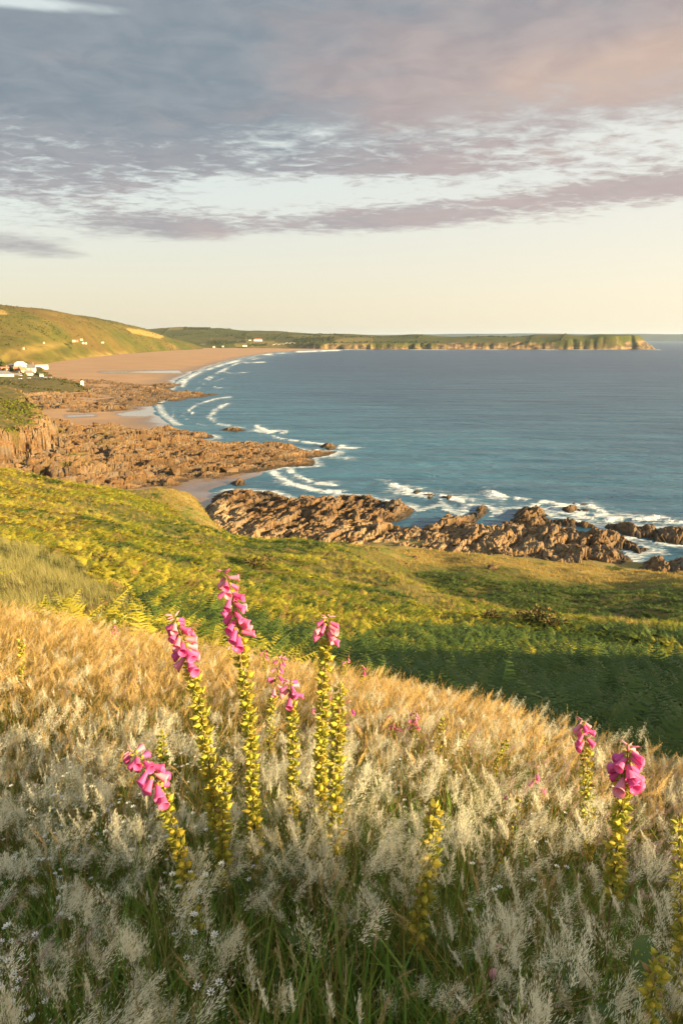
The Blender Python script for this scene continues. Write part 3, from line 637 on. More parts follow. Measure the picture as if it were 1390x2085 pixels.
def sector(n, r0, r1, a0=-34, a1=34, power=1.0):
    """points in a sector; power 1 = even over the ground, lower = more of them close by"""
    q = rng.random(n); e = 1 + power
    r = (r0 ** e + q * (r1 ** e - r0 ** e)) ** (1 / e); a = np.radians(rng.uniform(a0, a1, n))
    return r * np.sin(a), r * np.cos(a)
def rot3(n, lean=0.2, yaw=math.pi, bias=(0, 0)):
    return np.stack([rng.normal(bias[0], lean, n), rng.normal(bias[1], lean, n), rng.uniform(-yaw, yaw, n)], 1)

M_BLADE = leaf_mat('green_blade', (0.11, 0.20, 0.030), (0.21, 0.27, 0.042), None, 0.35)
M_STRAW = leaf_mat('dry_straw', (0.52, 0.34, 0.11), (0.36, 0.25, 0.085), None, 0.35)
M_OLIVE = leaf_mat('olive_blade', (0.17, 0.155, 0.030), (0.27, 0.205, 0.050), None, 0.3)
M_PLUME = leaf_mat('grass_plume', (0.82, 0.77, 0.60), (0.64, 0.59, 0.43), None, 0.45, 0.9)
M_PLUMEP = leaf_mat('pinkish_plume', (0.60, 0.45, 0.38), (0.46, 0.35, 0.28), None, 0.45, 0.9)
M_FERN = leaf_mat('bracken_green', (0.120, 0.152, 0.013), (0.200, 0.205, 0.018), None, 0.32, 0.55)
M_PLUMEG = leaf_mat('golden_plume', (0.82, 0.60, 0.27), (0.68, 0.47, 0.20), None, 0.45, 0.9)
M_FERN_SHADE = leaf_mat('bracken_shaded_green', (0.048, 0.080, 0.013), (0.080, 0.110, 0.016), None, 0.2, 0.5)  # darker copy of the bracken green, shade put into the colour
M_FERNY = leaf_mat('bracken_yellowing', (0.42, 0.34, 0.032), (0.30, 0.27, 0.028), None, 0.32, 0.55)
M_FERNB = leaf_mat('bracken_brown', (0.25, 0.14, 0.045), (0.19, 0.13, 0.04), None, 0.25, 0.7)

def blade(mb, R, base, h, wd, ang, bend, mi=0, n=4):
    P_, W_ = [], []
    for i in range(n):
        t = i / (n - 1); d = bend * t * t * h
        P_.append((base[0] + math.cos(ang) * d, base[1] + math.sin(ang) * d, h * t * (1 - 0.25 * bend * t))); W_.append(wd * (1 - t) ** 0.7 * (0.7 + 0.6 * t) + 0.0002)
    mb.strip(P_, W_, (-math.sin(ang + R.uniform(-.6, .6)), math.cos(ang), 0), mi)
def grass_tuft(seed, n=22, h=0.45, wd=0.0028, mats=(0,), spread=0.07):
    R = random.Random(seed); mb = MB()
    for i in range(n):
        a = R.uniform(0, 6.28); r = spread * math.sqrt(R.random())
        blade(mb, R, (r * math.cos(a), r * math.sin(a)), h * R.uniform(0.45, 1.1), wd * R.uniform(0.6, 1.4), R.uniform(0, 6.28), R.uniform(0.1, 0.75), R.choice(mats))
    return mb
def plume(mb, R, base, h, L, wd, dx, lean, mi_stem, mi_head, n=170, sz=0.0042, up=0.75):
    """a flowering grass: thin stem and a feathery head of many slivers"""
    top = Vector(base) + Vector((math.cos(dx) * lean * h, math.sin(dx) * lean * h, h))
    mid = Vector(base) + Vector((math.cos(dx) * lean * h * .3, math.sin(dx) * lean * h * .3, h * .55))
    mb.tube([base, mid, top], [0.0011, 0.0010, 0.0006], 3, mi_stem, False)
    ax = (top - mid).normalized(); ax = (ax + Vector((math.cos(dx) * .35, math.sin(dx) * .35, 0))).normalized()
    for i in range(n):
        t = min(1.15, max(-.12, R.gauss(.42, .30))); rad = wd * (max(.12, math.sin(math.pi * min(1, max(.04, t * 0.85 + 0.16)))) ** 0.7) * min(1.9, abs(R.gauss(0, .62)))
        q = R.uniform(0, 6.28); o = Vector((math.cos(q), math.sin(q), 0))
        c = top + ax * (t * L) + o * rad; d = (ax * up + o * R.uniform(.1, .7) + Vector((.45, .1, .1))).normalized(); s = sz * R.uniform(.8, 1.9)
        sd = d.cross(Vector((R.uniform(-1, 1), R.uniform(-1, 1), R.uniform(-1, 1)))).normalized() * s * 0.13
        mb.add([c - d * s, c + sd, c + d * s, c - sd], [(0, 1, 2, 3)], mi_head)
def plume_kind(seed, n, h, L, wd, mats, heads=260, sz=0.0042, blades=4):
    R = random.Random(seed); mb = MB()
    for i in range(n):
        plume(mb, R, (R.uniform(-.03, .03), R.uniform(-.03, .03), 0), h * R.uniform(.85, 1.12), L * R.uniform(.75, 1.2), wd * R.uniform(.7, 1.25), R.uniform(-1.2, 1.2) + (math.pi if R.random() < .4 else 0), R.uniform(.02, .28), 1, 0, heads, sz)
    for i in range(blades): blade(mb, R, (R.uniform(-.03, .03), R.uniform(-.03, .03)), h * R.uniform(.3, .7), .0025, R.uniform(0, 6.28), R.uniform(.2, .7), 2)
    return proto('plume', mb.V, mb.F, mats, mb.I)
def spike_kind(seed, n, h, mats, sz=0.004, L=0.09, wd=0.006, heads=34, sp=.10):
    R = random.Random(seed); mb = MB()
    for i in range(n):
        plume(mb, R, (R.uniform(-sp, sp), R.uniform(-sp, sp), 0), h * R.uniform(.6, 1.1), L * R.uniform(.7, 1.3), wd * R.uniform(.7, 1.5), R.uniform(-1.5, 1.5), R.uniform(.02, .30), 1, 0, heads, sz, 1.2)
    for i in range(n): blade(mb, R, (R.uniform(-sp, sp), R.uniform(-sp, sp)), h * R.uniform(.3, .75), .0022, R.uniform(0, 6.28), R.uniform(.1, .6), 1)
    return proto('spike', mb.V, mb.F, mats, mb.I)

# ---- foreground meadow
def meadow_pts(n, r0, r1, a=36, power=1.0, extra=1.0):
    x, y = sector(n, r0, r1, -a, a, power); px, _ = proj(x, y, hill_base(x, y)); k = np.hypot(x, y) < crest_r(px) + extra
    return x[k], y[k]
def place(x, y, sink=0.02): return np.stack([x, y, hillZ(x, y) - sink], 1)
tk = [(lambda mb: proto('t', mb.V, mb.F, [M_BLADE, M_OLIVE, M_STRAW], mb.I))(grass_tuft(20 + i, 26, 0.50, 0.0030, (0, 0, 0, 0, 1, 2) if i < 4 else (0, 1, 1, 2))) for i in range(6)]
x, y = meadow_pts(9000, 0.75, 13, power=0.35); n = len(x); r = np.hypot(x, y)
kk = np.where(r > rng.uniform(2.2, 4.5, n), rng.integers(3, 6, n), rng.integers(0, 4, n))
scatter('meadow_grass', place(x, y), rot3(n, .18, bias=(0, .08)), rng.uniform(.55, 1.1, n) * np.clip(0.72 + r * .06, .6, .9), kk, tk, 'long green and dry grass blades of the hilltop meadow')
pk = [plume_kind(40, 2, .46, .060, .021, [M_PLUME, M_STRAW, M_BLADE], 300, .0032), plume_kind(41, 1, .50, .068, .028, [M_PLUME, M_OLIVE, M_BLADE], 420, .0032), plume_kind(42, 2, .42, .060, .011, [M_PLUMEP, M_STRAW, M_BLADE], 220, .0032),
      plume_kind(43, 2, .48, .070, .031, [M_PLUME, M_STRAW, M_BLADE], 330, .0034), plume_kind(44, 2, .44, .05, .008, [M_PLUME, M_OLIVE, M_BLADE], 150, .003), plume_kind(45, 1, .52, .052, .032, [M_PLUME, M_OLIVE, M_BLADE], 520, .003), plume_kind(46, 3, .40, .045, .012, [M_PLUMEP, M_OLIVE, M_BLADE], 160, .003), plume_kind(47, 2, .46, .078, .042, [M_PLUME, M_OLIVE, M_BLADE], 420, .0027), plume_kind(48, 2, .48, .075, .016, [M_PLUMEG, M_STRAW, M_OLIVE], 260, .0032), plume_kind(49, 3, .44, .06, .010, [M_PLUMEG, M_STRAW, M_OLIVE], 180, .0034)]
x, y = meadow_pts(10500, 1.0, 12.5, power=0.45, extra=0.6); n = len(x); r = np.hypot(x, y)
cl_ = fbm(x * 1.6, y * 1.6, 3, 151); keep = rng.random(n) < np.clip(0.60 + cl_ * 2.4 + np.clip((r - 2.5) * .12, 0, .3), 0.05, 1); x, y = x[keep], y[keep]; n = len(x); r = np.hypot(x, y)
pinkish = fbm(x * .7, y * .7, 2, 152) > 0.06
kk = np.where(pinkish & (rng.random(n) < .6), rng.choice([2, 6], n), rng.choice([0, 1, 3, 4, 5, 7, 7], n)); kk = np.where(rng.random(n) < np.clip((r - 2.6) / 4, 0, .8), rng.integers(8, 10, n), kk)
scatter('meadow_plumes', place(x, y), rot3(n, .17, .8, (0.03, .10)), rng.uniform(.80, 1.35, n), kk, pk, 'soft pale grass plumes standing over the meadow')
sk = [spike_kind(60, 9, .52, [M_STRAW, M_STRAW]), spike_kind(61, 8, .58, [M_STRAW, M_OLIVE], .0045, .11, .008), spike_kind(62, 9, .46, [M_PLUMEP, M_STRAW], .004, .08, .007), spike_kind(63, 7, .54, [M_STRAW, M_STRAW], .0045, .06, .012, 60)]
x, y = meadow_pts(11000, 2.6, 14, power=0.9, extra=1.3); n = len(x); r = np.hypot(x, y); px, _ = proj(x, y, hill_base(x, y))
keep = rng.random(n) < np.clip((r - 2.4) / 2.5, 0, 1); x, y = x[keep], y[keep]; n = len(x)
scatter('dry_meadow_grass', place(x, y), rot3(n, .14, 1.2, (0, .12)), rng.uniform(.75, 1.15, n), rng.choice([0, 1, 2, 3], n, p=[.4, .25, .15, .2]), sk, 'golden dry grass along the brow of the meadow')
# little white flower heads among the blades
mb = MB(); R = random.Random(5)
for i in range(5):
    bx, by, h = R.uniform(-.05, .05), R.uniform(-.05, .05), R.uniform(.38, .62); mb.tube([(bx, by, 0), (bx * 1.3, by * 1.3, h)], [.0009, .0006], 3, 1, False)
    for k in range(7):
        q = k * .9; c = Vector((bx * 1.3 + math.cos(q) * .003, by * 1.3 + math.sin(q) * .003, h + .002)); mb.strip([c, c + Vector((math.cos(q) * .003, math.sin(q) * .003, .003)), c + Vector((math.cos(q) * .006, math.sin(q) * .006, .004))], [.0008, .002, .0008], (-math.sin(q), math.cos(q), 0), 0)
M_WHITE = leaf_mat('white_petal', (0.78, 0.76, 0.70), (0.70, 0.66, 0.62), None, .3)
x, y = meadow_pts(130, 1.3, 3.2); n = len(x); k = (proj(x, y, hill_base(x, y))[0] < 450) | (rng.random(n) < .2); x, y = x[k], y[k]; n = len(x)
scatter('white_meadow_flowers', place(x, y), rot3(n, .15), rng.uniform(.85, 1.1, n), np.zeros(n), [proto('wf', mb.V, mb.F, [M_WHITE, M_BLADE], mb.I)], 'tiny white flowers scattered among the meadow grass')

# ---- bracken
def frond(mb, R, L, az, rise, droop, mi, npin=13, base=(0, 0, 0.0)):
    P_ = []
    for i in range(npin + 2):
        t = i / (npin + 1.0); d = L * (0.22 * t + 0.72 * t * t * 0.9); z = rise * L * (1.45 * t - droop * t * t)
        P_.append(Vector(base) + Vector((math.cos(az) * d, math.sin(az) * d, z)))
    mb.tube(P_[::3] + [P_[-1]], [.004] * (len(P_[::3])) + [.001], 3, mi, False)
    sd = Vector((-math.sin(az), math.cos(az), 0))
    for i in range(3, npin + 2):
        t = i / (npin + 1.0); w_ = L * 0.34 * (1 - ((t - .2) / .8)) ** 0.85 + .01
        fw = (P_[i] - P_[i - 1]).normalized()
        for s in (-1, 1):
            d = (sd * s + fw * .45 + Vector((0, 0, R.uniform(-.55, .15)))).normalized(); wd = L * (.032 if npin < 15 else .023) * (1.15 - t * .6)
            q = d.cross(fw).normalized(); e = d.cross(q)
            pts = [P_[i], P_[i] + d * w_ * .35, P_[i] + d * w_ * .72 + Vector((0, 0, -.04 * w_)), P_[i] + d * w_ + Vector((0, 0, -.14 * w_))]
            mb.strip(pts, [wd * .7, wd, wd * .62, .001], e, mi)
def bracken_kind(seed, n, L, mats, mi=(0,), npin=13):
    R = random.Random(seed); mb = MB(); a0 = R.uniform(0, 6.28)
    for i in range(n): frond(mb, R, L * R.uniform(.75, 1.1), a0 + i * 6.28 / n + R.uniform(-.4, .4), R.uniform(.30, .70), R.uniform(.62, 1.0), R.choice(mi), npin, (R.uniform(-.08, .08), R.uniform(-.08, .08), 0))
    return proto('b', mb.V, mb.F, mats, mb.I)
BM = [M_FERN, M_FERNY, M_FERNB]; BD = [M_FERN_SHADE, M_FERN, M_FERNB]
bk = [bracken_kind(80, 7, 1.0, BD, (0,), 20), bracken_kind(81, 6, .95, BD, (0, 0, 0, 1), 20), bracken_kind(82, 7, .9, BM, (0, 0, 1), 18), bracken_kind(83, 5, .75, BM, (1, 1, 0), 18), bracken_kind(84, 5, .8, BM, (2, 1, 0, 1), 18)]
bdk = bracken_kind(97, 9, .8, [M_FERN_SHADE, M_FERN], (0,), 8)
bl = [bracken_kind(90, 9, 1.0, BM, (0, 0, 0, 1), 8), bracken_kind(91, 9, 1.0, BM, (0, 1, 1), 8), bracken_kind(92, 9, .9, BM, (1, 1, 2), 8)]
BELT = [(-60, 1080), (60, 1105), (160, 1150), (300, 1255), (270, 1300), (-60, 1275)]
PROM = [(225, 985), (400, 990), (440, 1050), (560, 1100), (420, 1082), (335, 1022), (270, 1000)]
def slope_zone(x, y):
    """0 bracken, 1 grassy, 2 meadow, 3 lower field, 4 promontory turf"""
    z = hill_base(x, y); px, py = proj(x, y, z); r = np.hypot(x, y)
    zone = np.zeros(x.shape, int)
    g = fbm(x / 11, y / 11, 3, 161) + fbm(x / 40, y / 40, 2, 162) * .6
    zone[(g > 0.17) & (r > 24)] = 1
    zone[poly_px(px, py, BELT)] = 1
    zone[poly_px(px, py, [(690, 1130), (860, 1195), (960, 1228), (900, 1235), (760, 1190), (640, 1145)])] = 1
    zone[poly_px(px, py, PROM)] = 4
    zone[poly_px(px, py, FIELD) & (r > 78)] = 3
    zone[r < crest_r(px) + 1.2] = 2
    zone[r > np.where(px < 600, 172, 150)] = 9
    return zone, px, py
x, y = sector(7600, 7.5, 46, -31, 31, .75); zn, px, py = slope_zone(x, y); k = zn == 0; x, y, px, py = x[k], y[k], px[k], py[k]; n = len(x)
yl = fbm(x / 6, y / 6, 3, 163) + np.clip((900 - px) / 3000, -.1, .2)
yl = yl + np.clip((np.hypot(x, y) - 24) / 40, -.25, .12) + np.clip((620 - px) / 900, 0, .4); kk = np.where(yl > .22, rng.integers(3, 5, n), np.where(yl > .06, rng.integers(1, 4, n), np.where(yl > -.08, rng.integers(0, 3, n), rng.integers(0, 2, n))))  # shade-darkened kinds go in the hollow, yellower ones where the slope is sunlit
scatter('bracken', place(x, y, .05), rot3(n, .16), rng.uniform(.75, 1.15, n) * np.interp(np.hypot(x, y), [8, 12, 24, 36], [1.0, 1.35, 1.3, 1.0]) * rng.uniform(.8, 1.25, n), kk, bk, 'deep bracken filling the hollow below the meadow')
x, y = sector(24000, 44, 172, -31, 31, .75); zn, px, py = slope_zone(x, y); k = (zn == 0) | ((zn == 1) & (rng.random(len(x)) < .25)); 
x, y, px, py = x[k], y[k], px[k], py[k]; n = len(x); yl = fbm(x / 9, y / 9, 4, 164) + np.clip((600 - px) / 3000, -.1, .2)
kk = np.where(yl > .16, 2, np.where(yl > -.02, 1, 0)); kk = np.where(rng.random(n) < .2, rng.integers(0, 3, n), kk); kk = np.where(fbm(x / 4.5, y / 4.5, 3, 165) + fbm(x / 22, y / 22, 2, 166) * .5 > .13, 3, kk)
scatter('distant_bracken', place(x, y, .1), rot3(n, .2), rng.uniform(.75, 1.25, n) * np.interp(np.hypot(x, y), [40, 160], [.9, 1.2]), kk, bl + [bdk], 'bracken covering the long green slope')
# ---- paler grass between the bracken
def turf_tuft(seed, n, h, wd, mi, mats):
    mb = grass_tuft(seed, n, h, wd, mi, .22); return proto('g', mb.V, mb.F, mats, mb.I)
GM = [M_OLIVE, M_STRAW, M_BLADE]
gk = [turf_tuft(100, 26, .45, .008, (0, 0, 1), GM), turf_tuft(101, 26, .5, .008, (0, 2, 1), GM), turf_tuft(102, 22, .55, .009, (1, 1, 0), GM), turf_tuft(103, 20, .3, .010, (2, 0, 0), GM)]
M_PALE = leaf_mat('pale_belt_grass', (0.36, 0.31, 0.13), (0.30, 0.29, 0.11), None, .4)
gk.append(turf_tuft(104, 40, .6, .004, (0, 0, 1), [M_PALE, M_OLIVE]))
x, y = sector(26000, 12, 170, -31, 31, .45); zn, px, py = slope_zone(x, y); r = np.hypot(x, y)
k = (zn == 1) | ((zn == 0) & (rng.random(len(x)) < .12) & (r > 18)); x, y, px, py, r = x[k], y[k], px[k], py[k], r[k]; n = len(x)
kk = np.where(poly_px(px, py, BELT), 4, rng.choice([0, 1, 2, 2, 4], n))
scatter('slope_grass', place(x, y, .03), rot3(n, .18), rng.uniform(.7, 1.2, n), kk, gk, 'tawny grass between the bracken on the slope')
# ---- the lower field: short turf, dark bracken in its hollow with shade partly in its colour, straw along the edge
x, y = sector(16000, 76, 168, -16, 31, 1.0); zn, px, py = slope_zone(x, y); k = (zn == 3) | (zn == 4) | ((zn == 9) & (np.hypot(x, y) < 166)); x, y, px, py = x[k], y[k], px[k], py[k]; n = len(x); r = np.hypot(x, y)
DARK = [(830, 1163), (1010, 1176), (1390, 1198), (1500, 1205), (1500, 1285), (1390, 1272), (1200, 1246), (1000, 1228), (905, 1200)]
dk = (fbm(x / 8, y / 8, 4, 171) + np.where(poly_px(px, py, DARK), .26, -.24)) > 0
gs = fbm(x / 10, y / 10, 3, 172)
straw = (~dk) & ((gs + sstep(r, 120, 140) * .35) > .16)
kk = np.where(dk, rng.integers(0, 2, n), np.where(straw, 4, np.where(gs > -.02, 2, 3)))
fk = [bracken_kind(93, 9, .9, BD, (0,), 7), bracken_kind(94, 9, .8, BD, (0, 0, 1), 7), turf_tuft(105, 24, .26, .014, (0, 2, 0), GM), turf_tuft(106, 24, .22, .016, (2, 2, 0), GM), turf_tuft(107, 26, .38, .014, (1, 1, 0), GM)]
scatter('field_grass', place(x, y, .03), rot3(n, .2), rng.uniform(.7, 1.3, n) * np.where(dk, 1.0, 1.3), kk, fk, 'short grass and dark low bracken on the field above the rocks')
x, y = sector(5200, 60, 172, -31, -6, 1.0); zn, px, py = slope_zone(x, y); k = (zn == 4) | ((zn == 9) & (py > 930)); x, y = x[k], y[k]; n = len(x)
scatter('promontory_turf', place(x, y, .03), rot3(n, .2), rng.uniform(.7, 1.2, n), rng.choice([0, 1, 2, 3], n, p=[.3, .3, .3, .1]), [turf_tuft(110, 24, .30, .014, (0, 1, 0), GM), turf_tuft(111, 24, .3, .014, (1, 1, 0), GM), turf_tuft(112, 24, .34, .014, (0, 2, 1), GM), bracken_kind(95, 8, .7, BM, (0, 1), 7)], 'thin yellow turf on the promontory above the shore')

# ---- scrub over the down and woods behind the bay
def bush_proto(seed, n=60, mats=None, flat=.7):
    R = random.Random(seed); mb = MB()
    for i in range(n):
        d = Vector((R.gauss(0, 1), R.gauss(0, 1), R.gauss(0, 1))).normalized(); c = Vector((d.x * .5, d.y * .5, abs(d.z) * flat * .8 + .1)) * R.uniform(.6, 1.05)
        s = R.uniform(.14, .3); a = Vector((R.gauss(0, 1), R.gauss(0, 1), R.gauss(0, 1))).normalized(); b_ = d.cross(a).normalized()
        a = (a - d * a.dot(d) * .6)
        mb.add([c - a * s - b_ * s * .6, c + a * s - b_ * s * .5, c + a * s * .8 + b_ * s * .6, c - a * s * .7 + b_ * s * .7], [(0, 1, 2, 3)], R.randrange(len(mats)))
    return proto('bush', mb.V, mb.F, mats, mb.I)
M_SCRUB = leaf_mat('scrub_leaf', (0.070, 0.075, 0.016), (0.12, 0.10, 0.024), None, .2)
M_WOOD = leaf_mat('wood_leaf', (0.050, 0.062, 0.018), (0.075, 0.080, 0.022), None, .2)
sb = [bush_proto(120, 60, [M_SCRUB]), bush_proto(121, 60, [M_SCRUB, M_WOOD]), bush_proto(122, 70, [M_WOOD])]
a = np.radians(rng.uniform(-31, -13, 30000)); r = rng.uniform(1500, 4200, 30000); x, y = r * np.sin(a), r * np.cos(a)
kd = sdf(x, y, DUNE); den = fbm(x / 130, y / 170, 4, 181); k = (kd > 110) & (rng.random(len(x)) < np.clip(.12 + den * 1.7 + (r > 2700) * .15, 0.01, .9)); x, y = x[k], y[k]; n = len(x)
zz = _D(x, y) * sstep(sdf(x, y, DUNE), -30, 160) + fbm(x / 190, y / 190, 5, 92) * 16 * sstep(kd[k], 60, 400)
scatter('down_scrub', np.stack([x, y, zz - .4], 1), rot3(n, .1), rng.uniform(1.2, 4.5, n) * rng.uniform(.6, 1.1, n), rng.integers(0, 3, n), sb, 'dark gorse and scrub dotted over the long down')
def headZ(x, y): return _HD(x, y) + fbm(x / 160, y / 260, 4, 97) * 9
pts = []
for (px0, px1, py0, py1, r0, r1, n) in ((376, 430, 669, 678, 5450, 5750, 260), (425, 470, 695, 704, 4430, 4640, 90), (470, 500, 697, 702, 4450, 4600, 60), (480, 515, 684, 689, 4800, 5000, 70), (598, 680, 687, 694, 4330, 4560, 420), (505, 545, 699, 706, 4290, 4400, 60), (600, 900, 697, 701, 4225, 4290, 130)):
    for i in range(n):
        px = rng.uniform(px0, px1); r = rng.uniform(r0, r1); aa = math.atan2((px - 695) / FPX, 1.03); pts.append((r * math.sin(aa), r * math.cos(aa)))
for (ax, ar, bx, br) in ((300, 4700, 420, 5200), (420, 5000, 600, 5050), (560, 4700, 585, 5300), (640, 4700, 655, 5000), (700, 4560, 850, 4640), (850, 4480, 860, 4700), (1075, 4250, 1085, 4600), (1140, 4300, 1150, 4600), (950, 4600, 1075, 4640), (440, 5300, 470, 5650), (330, 5000, 345, 5600), (500, 5100, 520, 5450), (620, 5000, 700, 4800), (480, 4800, 700, 4620)):
    m_ = int(40 + abs(br - ar) / 9)
    for i in range(m_):
        t = rng.random(); px = ax + (bx - ax) * t; r = ar + (br - ar) * t + rng.normal(0, 2); aa = math.atan2((px - 695) / FPX, 1.03); pts.append((r * math.sin(aa), r * math.cos(aa)))
pts = np.array(pts); x, y = pts[:, 0], pts[:, 1]; n = len(x)
scatter('far_woods', np.stack([x, y, headZ(x, y) - .6], 1), rot3(n, .1), rng.uniform(5, 11, n), rng.integers(1, 3, n), sb[:0] + [bush_proto(123, 60, [M_WOOD]), bush_proto(124, 60, [M_WOOD, M_SCRUB]), bush_proto(125, 60, [M_WOOD], 1.1)], 'dark woods and hedges on the fields behind the bay')

a = np.radians(rng.uniform(-34, -19, 2600)); r = rng.uniform(800, 1220, 2600); x, y = r * np.sin(a), r * np.cos(a)
res = reef_far(x[None, :], y[None, :]); k = (res[2][0] > .4) & ((fbm(x / 30, y / 30, 3, 191) > .10) | ((sdf(x, y, TERR) < 14) & (rng.random(2600) < .5))); x, y = x[k], y[k]; zz = res[0][0][k]; n = len(x)
scatter('village_scrub', np.stack([x, y, zz - .3], 1), rot3(n, .1), rng.uniform(1.2, 3.4, n), rng.integers(0, 3, n), [bush_proto(126, 60, [M_SCRUB]), bush_proto(127, 60, [M_SCRUB, M_WOOD]), bush_proto(128, 60, [M_WOOD])], 'dark scrub along the edge of the grassy point below the village')

a = np.radians(rng.uniform(-31, -20, 3000)); r = rng.uniform(360, 470, 3000); x, y = r * np.sin(a), r * np.cos(a); res = reef_mid(x[None, :], y[None, :])
k = (res[2][0] > .6) & (res[3][0] > .9) & (fbm(x / 9, y / 9, 3, 192) > -.02); x, y = x[k], y[k]; zz = res[0][0][k]; n = len(x)
scatter('cliff_top_scrub', np.stack([x, y, zz - .2], 1), rot3(n, .15), rng.uniform(.6, 1.6, n), rng.integers(0, 3, n), [bush_proto(141, 50, [M_SCRUB]), bush_proto(142, 50, [M_FERN, M_SCRUB]), bush_proto(143, 50, [M_FERN])], 'low scrub and rough turf on the small grassy headland')

# coarser green blades and dense foxtail spikes near the path
ck = [(lambda mb: proto('c', mb.V, mb.F, [M_BLADE, M_OLIVE], mb.I))(grass_tuft(160 + i, 9, .50, .0062, (0, 0, 0, 1), .05)) for i in range(4)]
x, y = meadow_pts(2600, .8, 5.5, power=.3); n = len(x)
scatter('coarse_grass', place(x, y), rot3(n, .2), rng.uniform(.6, 1.1, n), rng.integers(0, 4, n), ck, 'broad green grass blades standing among the plumes')
M_FOXT = leaf_mat('foxtail_head', (0.40, 0.28, 0.14), (0.30, 0.27, 0.12), None, .3)
tk2 = [spike_kind(170, 2, .52, [M_FOXT, M_OLIVE], .003, .06, .0045, 130, .03), spike_kind(171, 2, .46, [M_FOXT, M_BLADE], .003, .05, .004, 110, .03), spike_kind(172, 3, .55, [M_FOXT, M_STRAW], .0028, .075, .004, 140, .04)]
x, y = meadow_pts(1100, 1.0, 5.0, power=.5); n = len(x)
scatter('foxtail_grass', place(x, y), rot3(n, .22), rng.uniform(.75, 1.2, n), rng.integers(0, 3, n), tk2, 'thin brown foxtail grass heads among the plumes')
# the same meadow and bracken carried on to both sides of the view
_keep, rng = rng, np.random.default_rng(99)
def flank_pts(n, r0, r1, power):
    x, y = sector(n, r0, r1, 35, 78, power); m_ = rng.random(n) < .45; x = np.where(m_, -x, x); px, _ = proj(x, y, hill_base(x, y)); k = np.hypot(x, y) < crest_r(px) + 1
    return x[k], y[k]
x, y = flank_pts(7000, .9, 12, .4); n = len(x); r = np.hypot(x, y)
scatter('flank_grass', place(x, y), rot3(n, .18), rng.uniform(.5, .85, n), np.where(r > 3, rng.integers(3, 6, n), rng.integers(0, 4, n)), tk, 'green and dry grass on the sides of the meadow')
x, y = flank_pts(6000, 1.2, 12, .6); n = len(x); r = np.hypot(x, y)
kk = np.where(rng.random(n) < np.clip((r - 2.6) / 4, .1, .8), rng.integers(8, 10, n), rng.integers(0, 8, n))
scatter('flank_plumes', place(x, y), rot3(n, .17, .8, (.03, .1)), rng.uniform(.7, 1.1, n), kk, pk, 'pale grass plumes on the sides of the meadow')
x, y = sector(6000, 5, 60, 30, 62, .8); m_ = rng.random(len(x)) < .5; x = np.where(m_, -x, x); zn, px, py = slope_zone(x, y); k = (zn == 0) | (zn == 1) | (zn == 3); x, y = x[k], y[k]; n = len(x)
scatter('flank_bracken', place(x, y, .05), rot3(n, .16), rng.uniform(.8, 1.3, n), rng.integers(0, 4, n), bk, 'bracken on the slope to either side')
rng = _keep

# ================================================================== BUILDINGS OF THE VILLAGE AND THE BAY
M_WALLW = plain_mat('white_render', (0.74, 0.70, 0.64), 0.8, (0.66, 0.62, 0.56), 0.4)
M_WALLC = plain_mat('cream_render', (0.62, 0.50, 0.36), 0.8, (0.55, 0.44, 0.32), 0.4)
M_WALLB = plain_mat('brick_wall', (0.38, 0.21, 0.13), 0.85, (0.30, 0.17, 0.11), 0.8)
M_SLATE = plain_mat('slate_roof', (0.17, 0.15, 0.15), 0.7, (0.12, 0.11, 0.11), 0.7)
M_RED = plain_mat('red_tile_roof', (0.42, 0.17, 0.09), 0.8, (0.34, 0.14, 0.08), 0.7)
M_GLASS = plain_mat('window_glass', (0.03, 0.035, 0.04), 0.12, None, 1, 0.6)
M_TARMAC = plain_mat('tarmac', (0.075, 0.07, 0.066), 0.9, (0.06, 0.056, 0.052), 0.6)
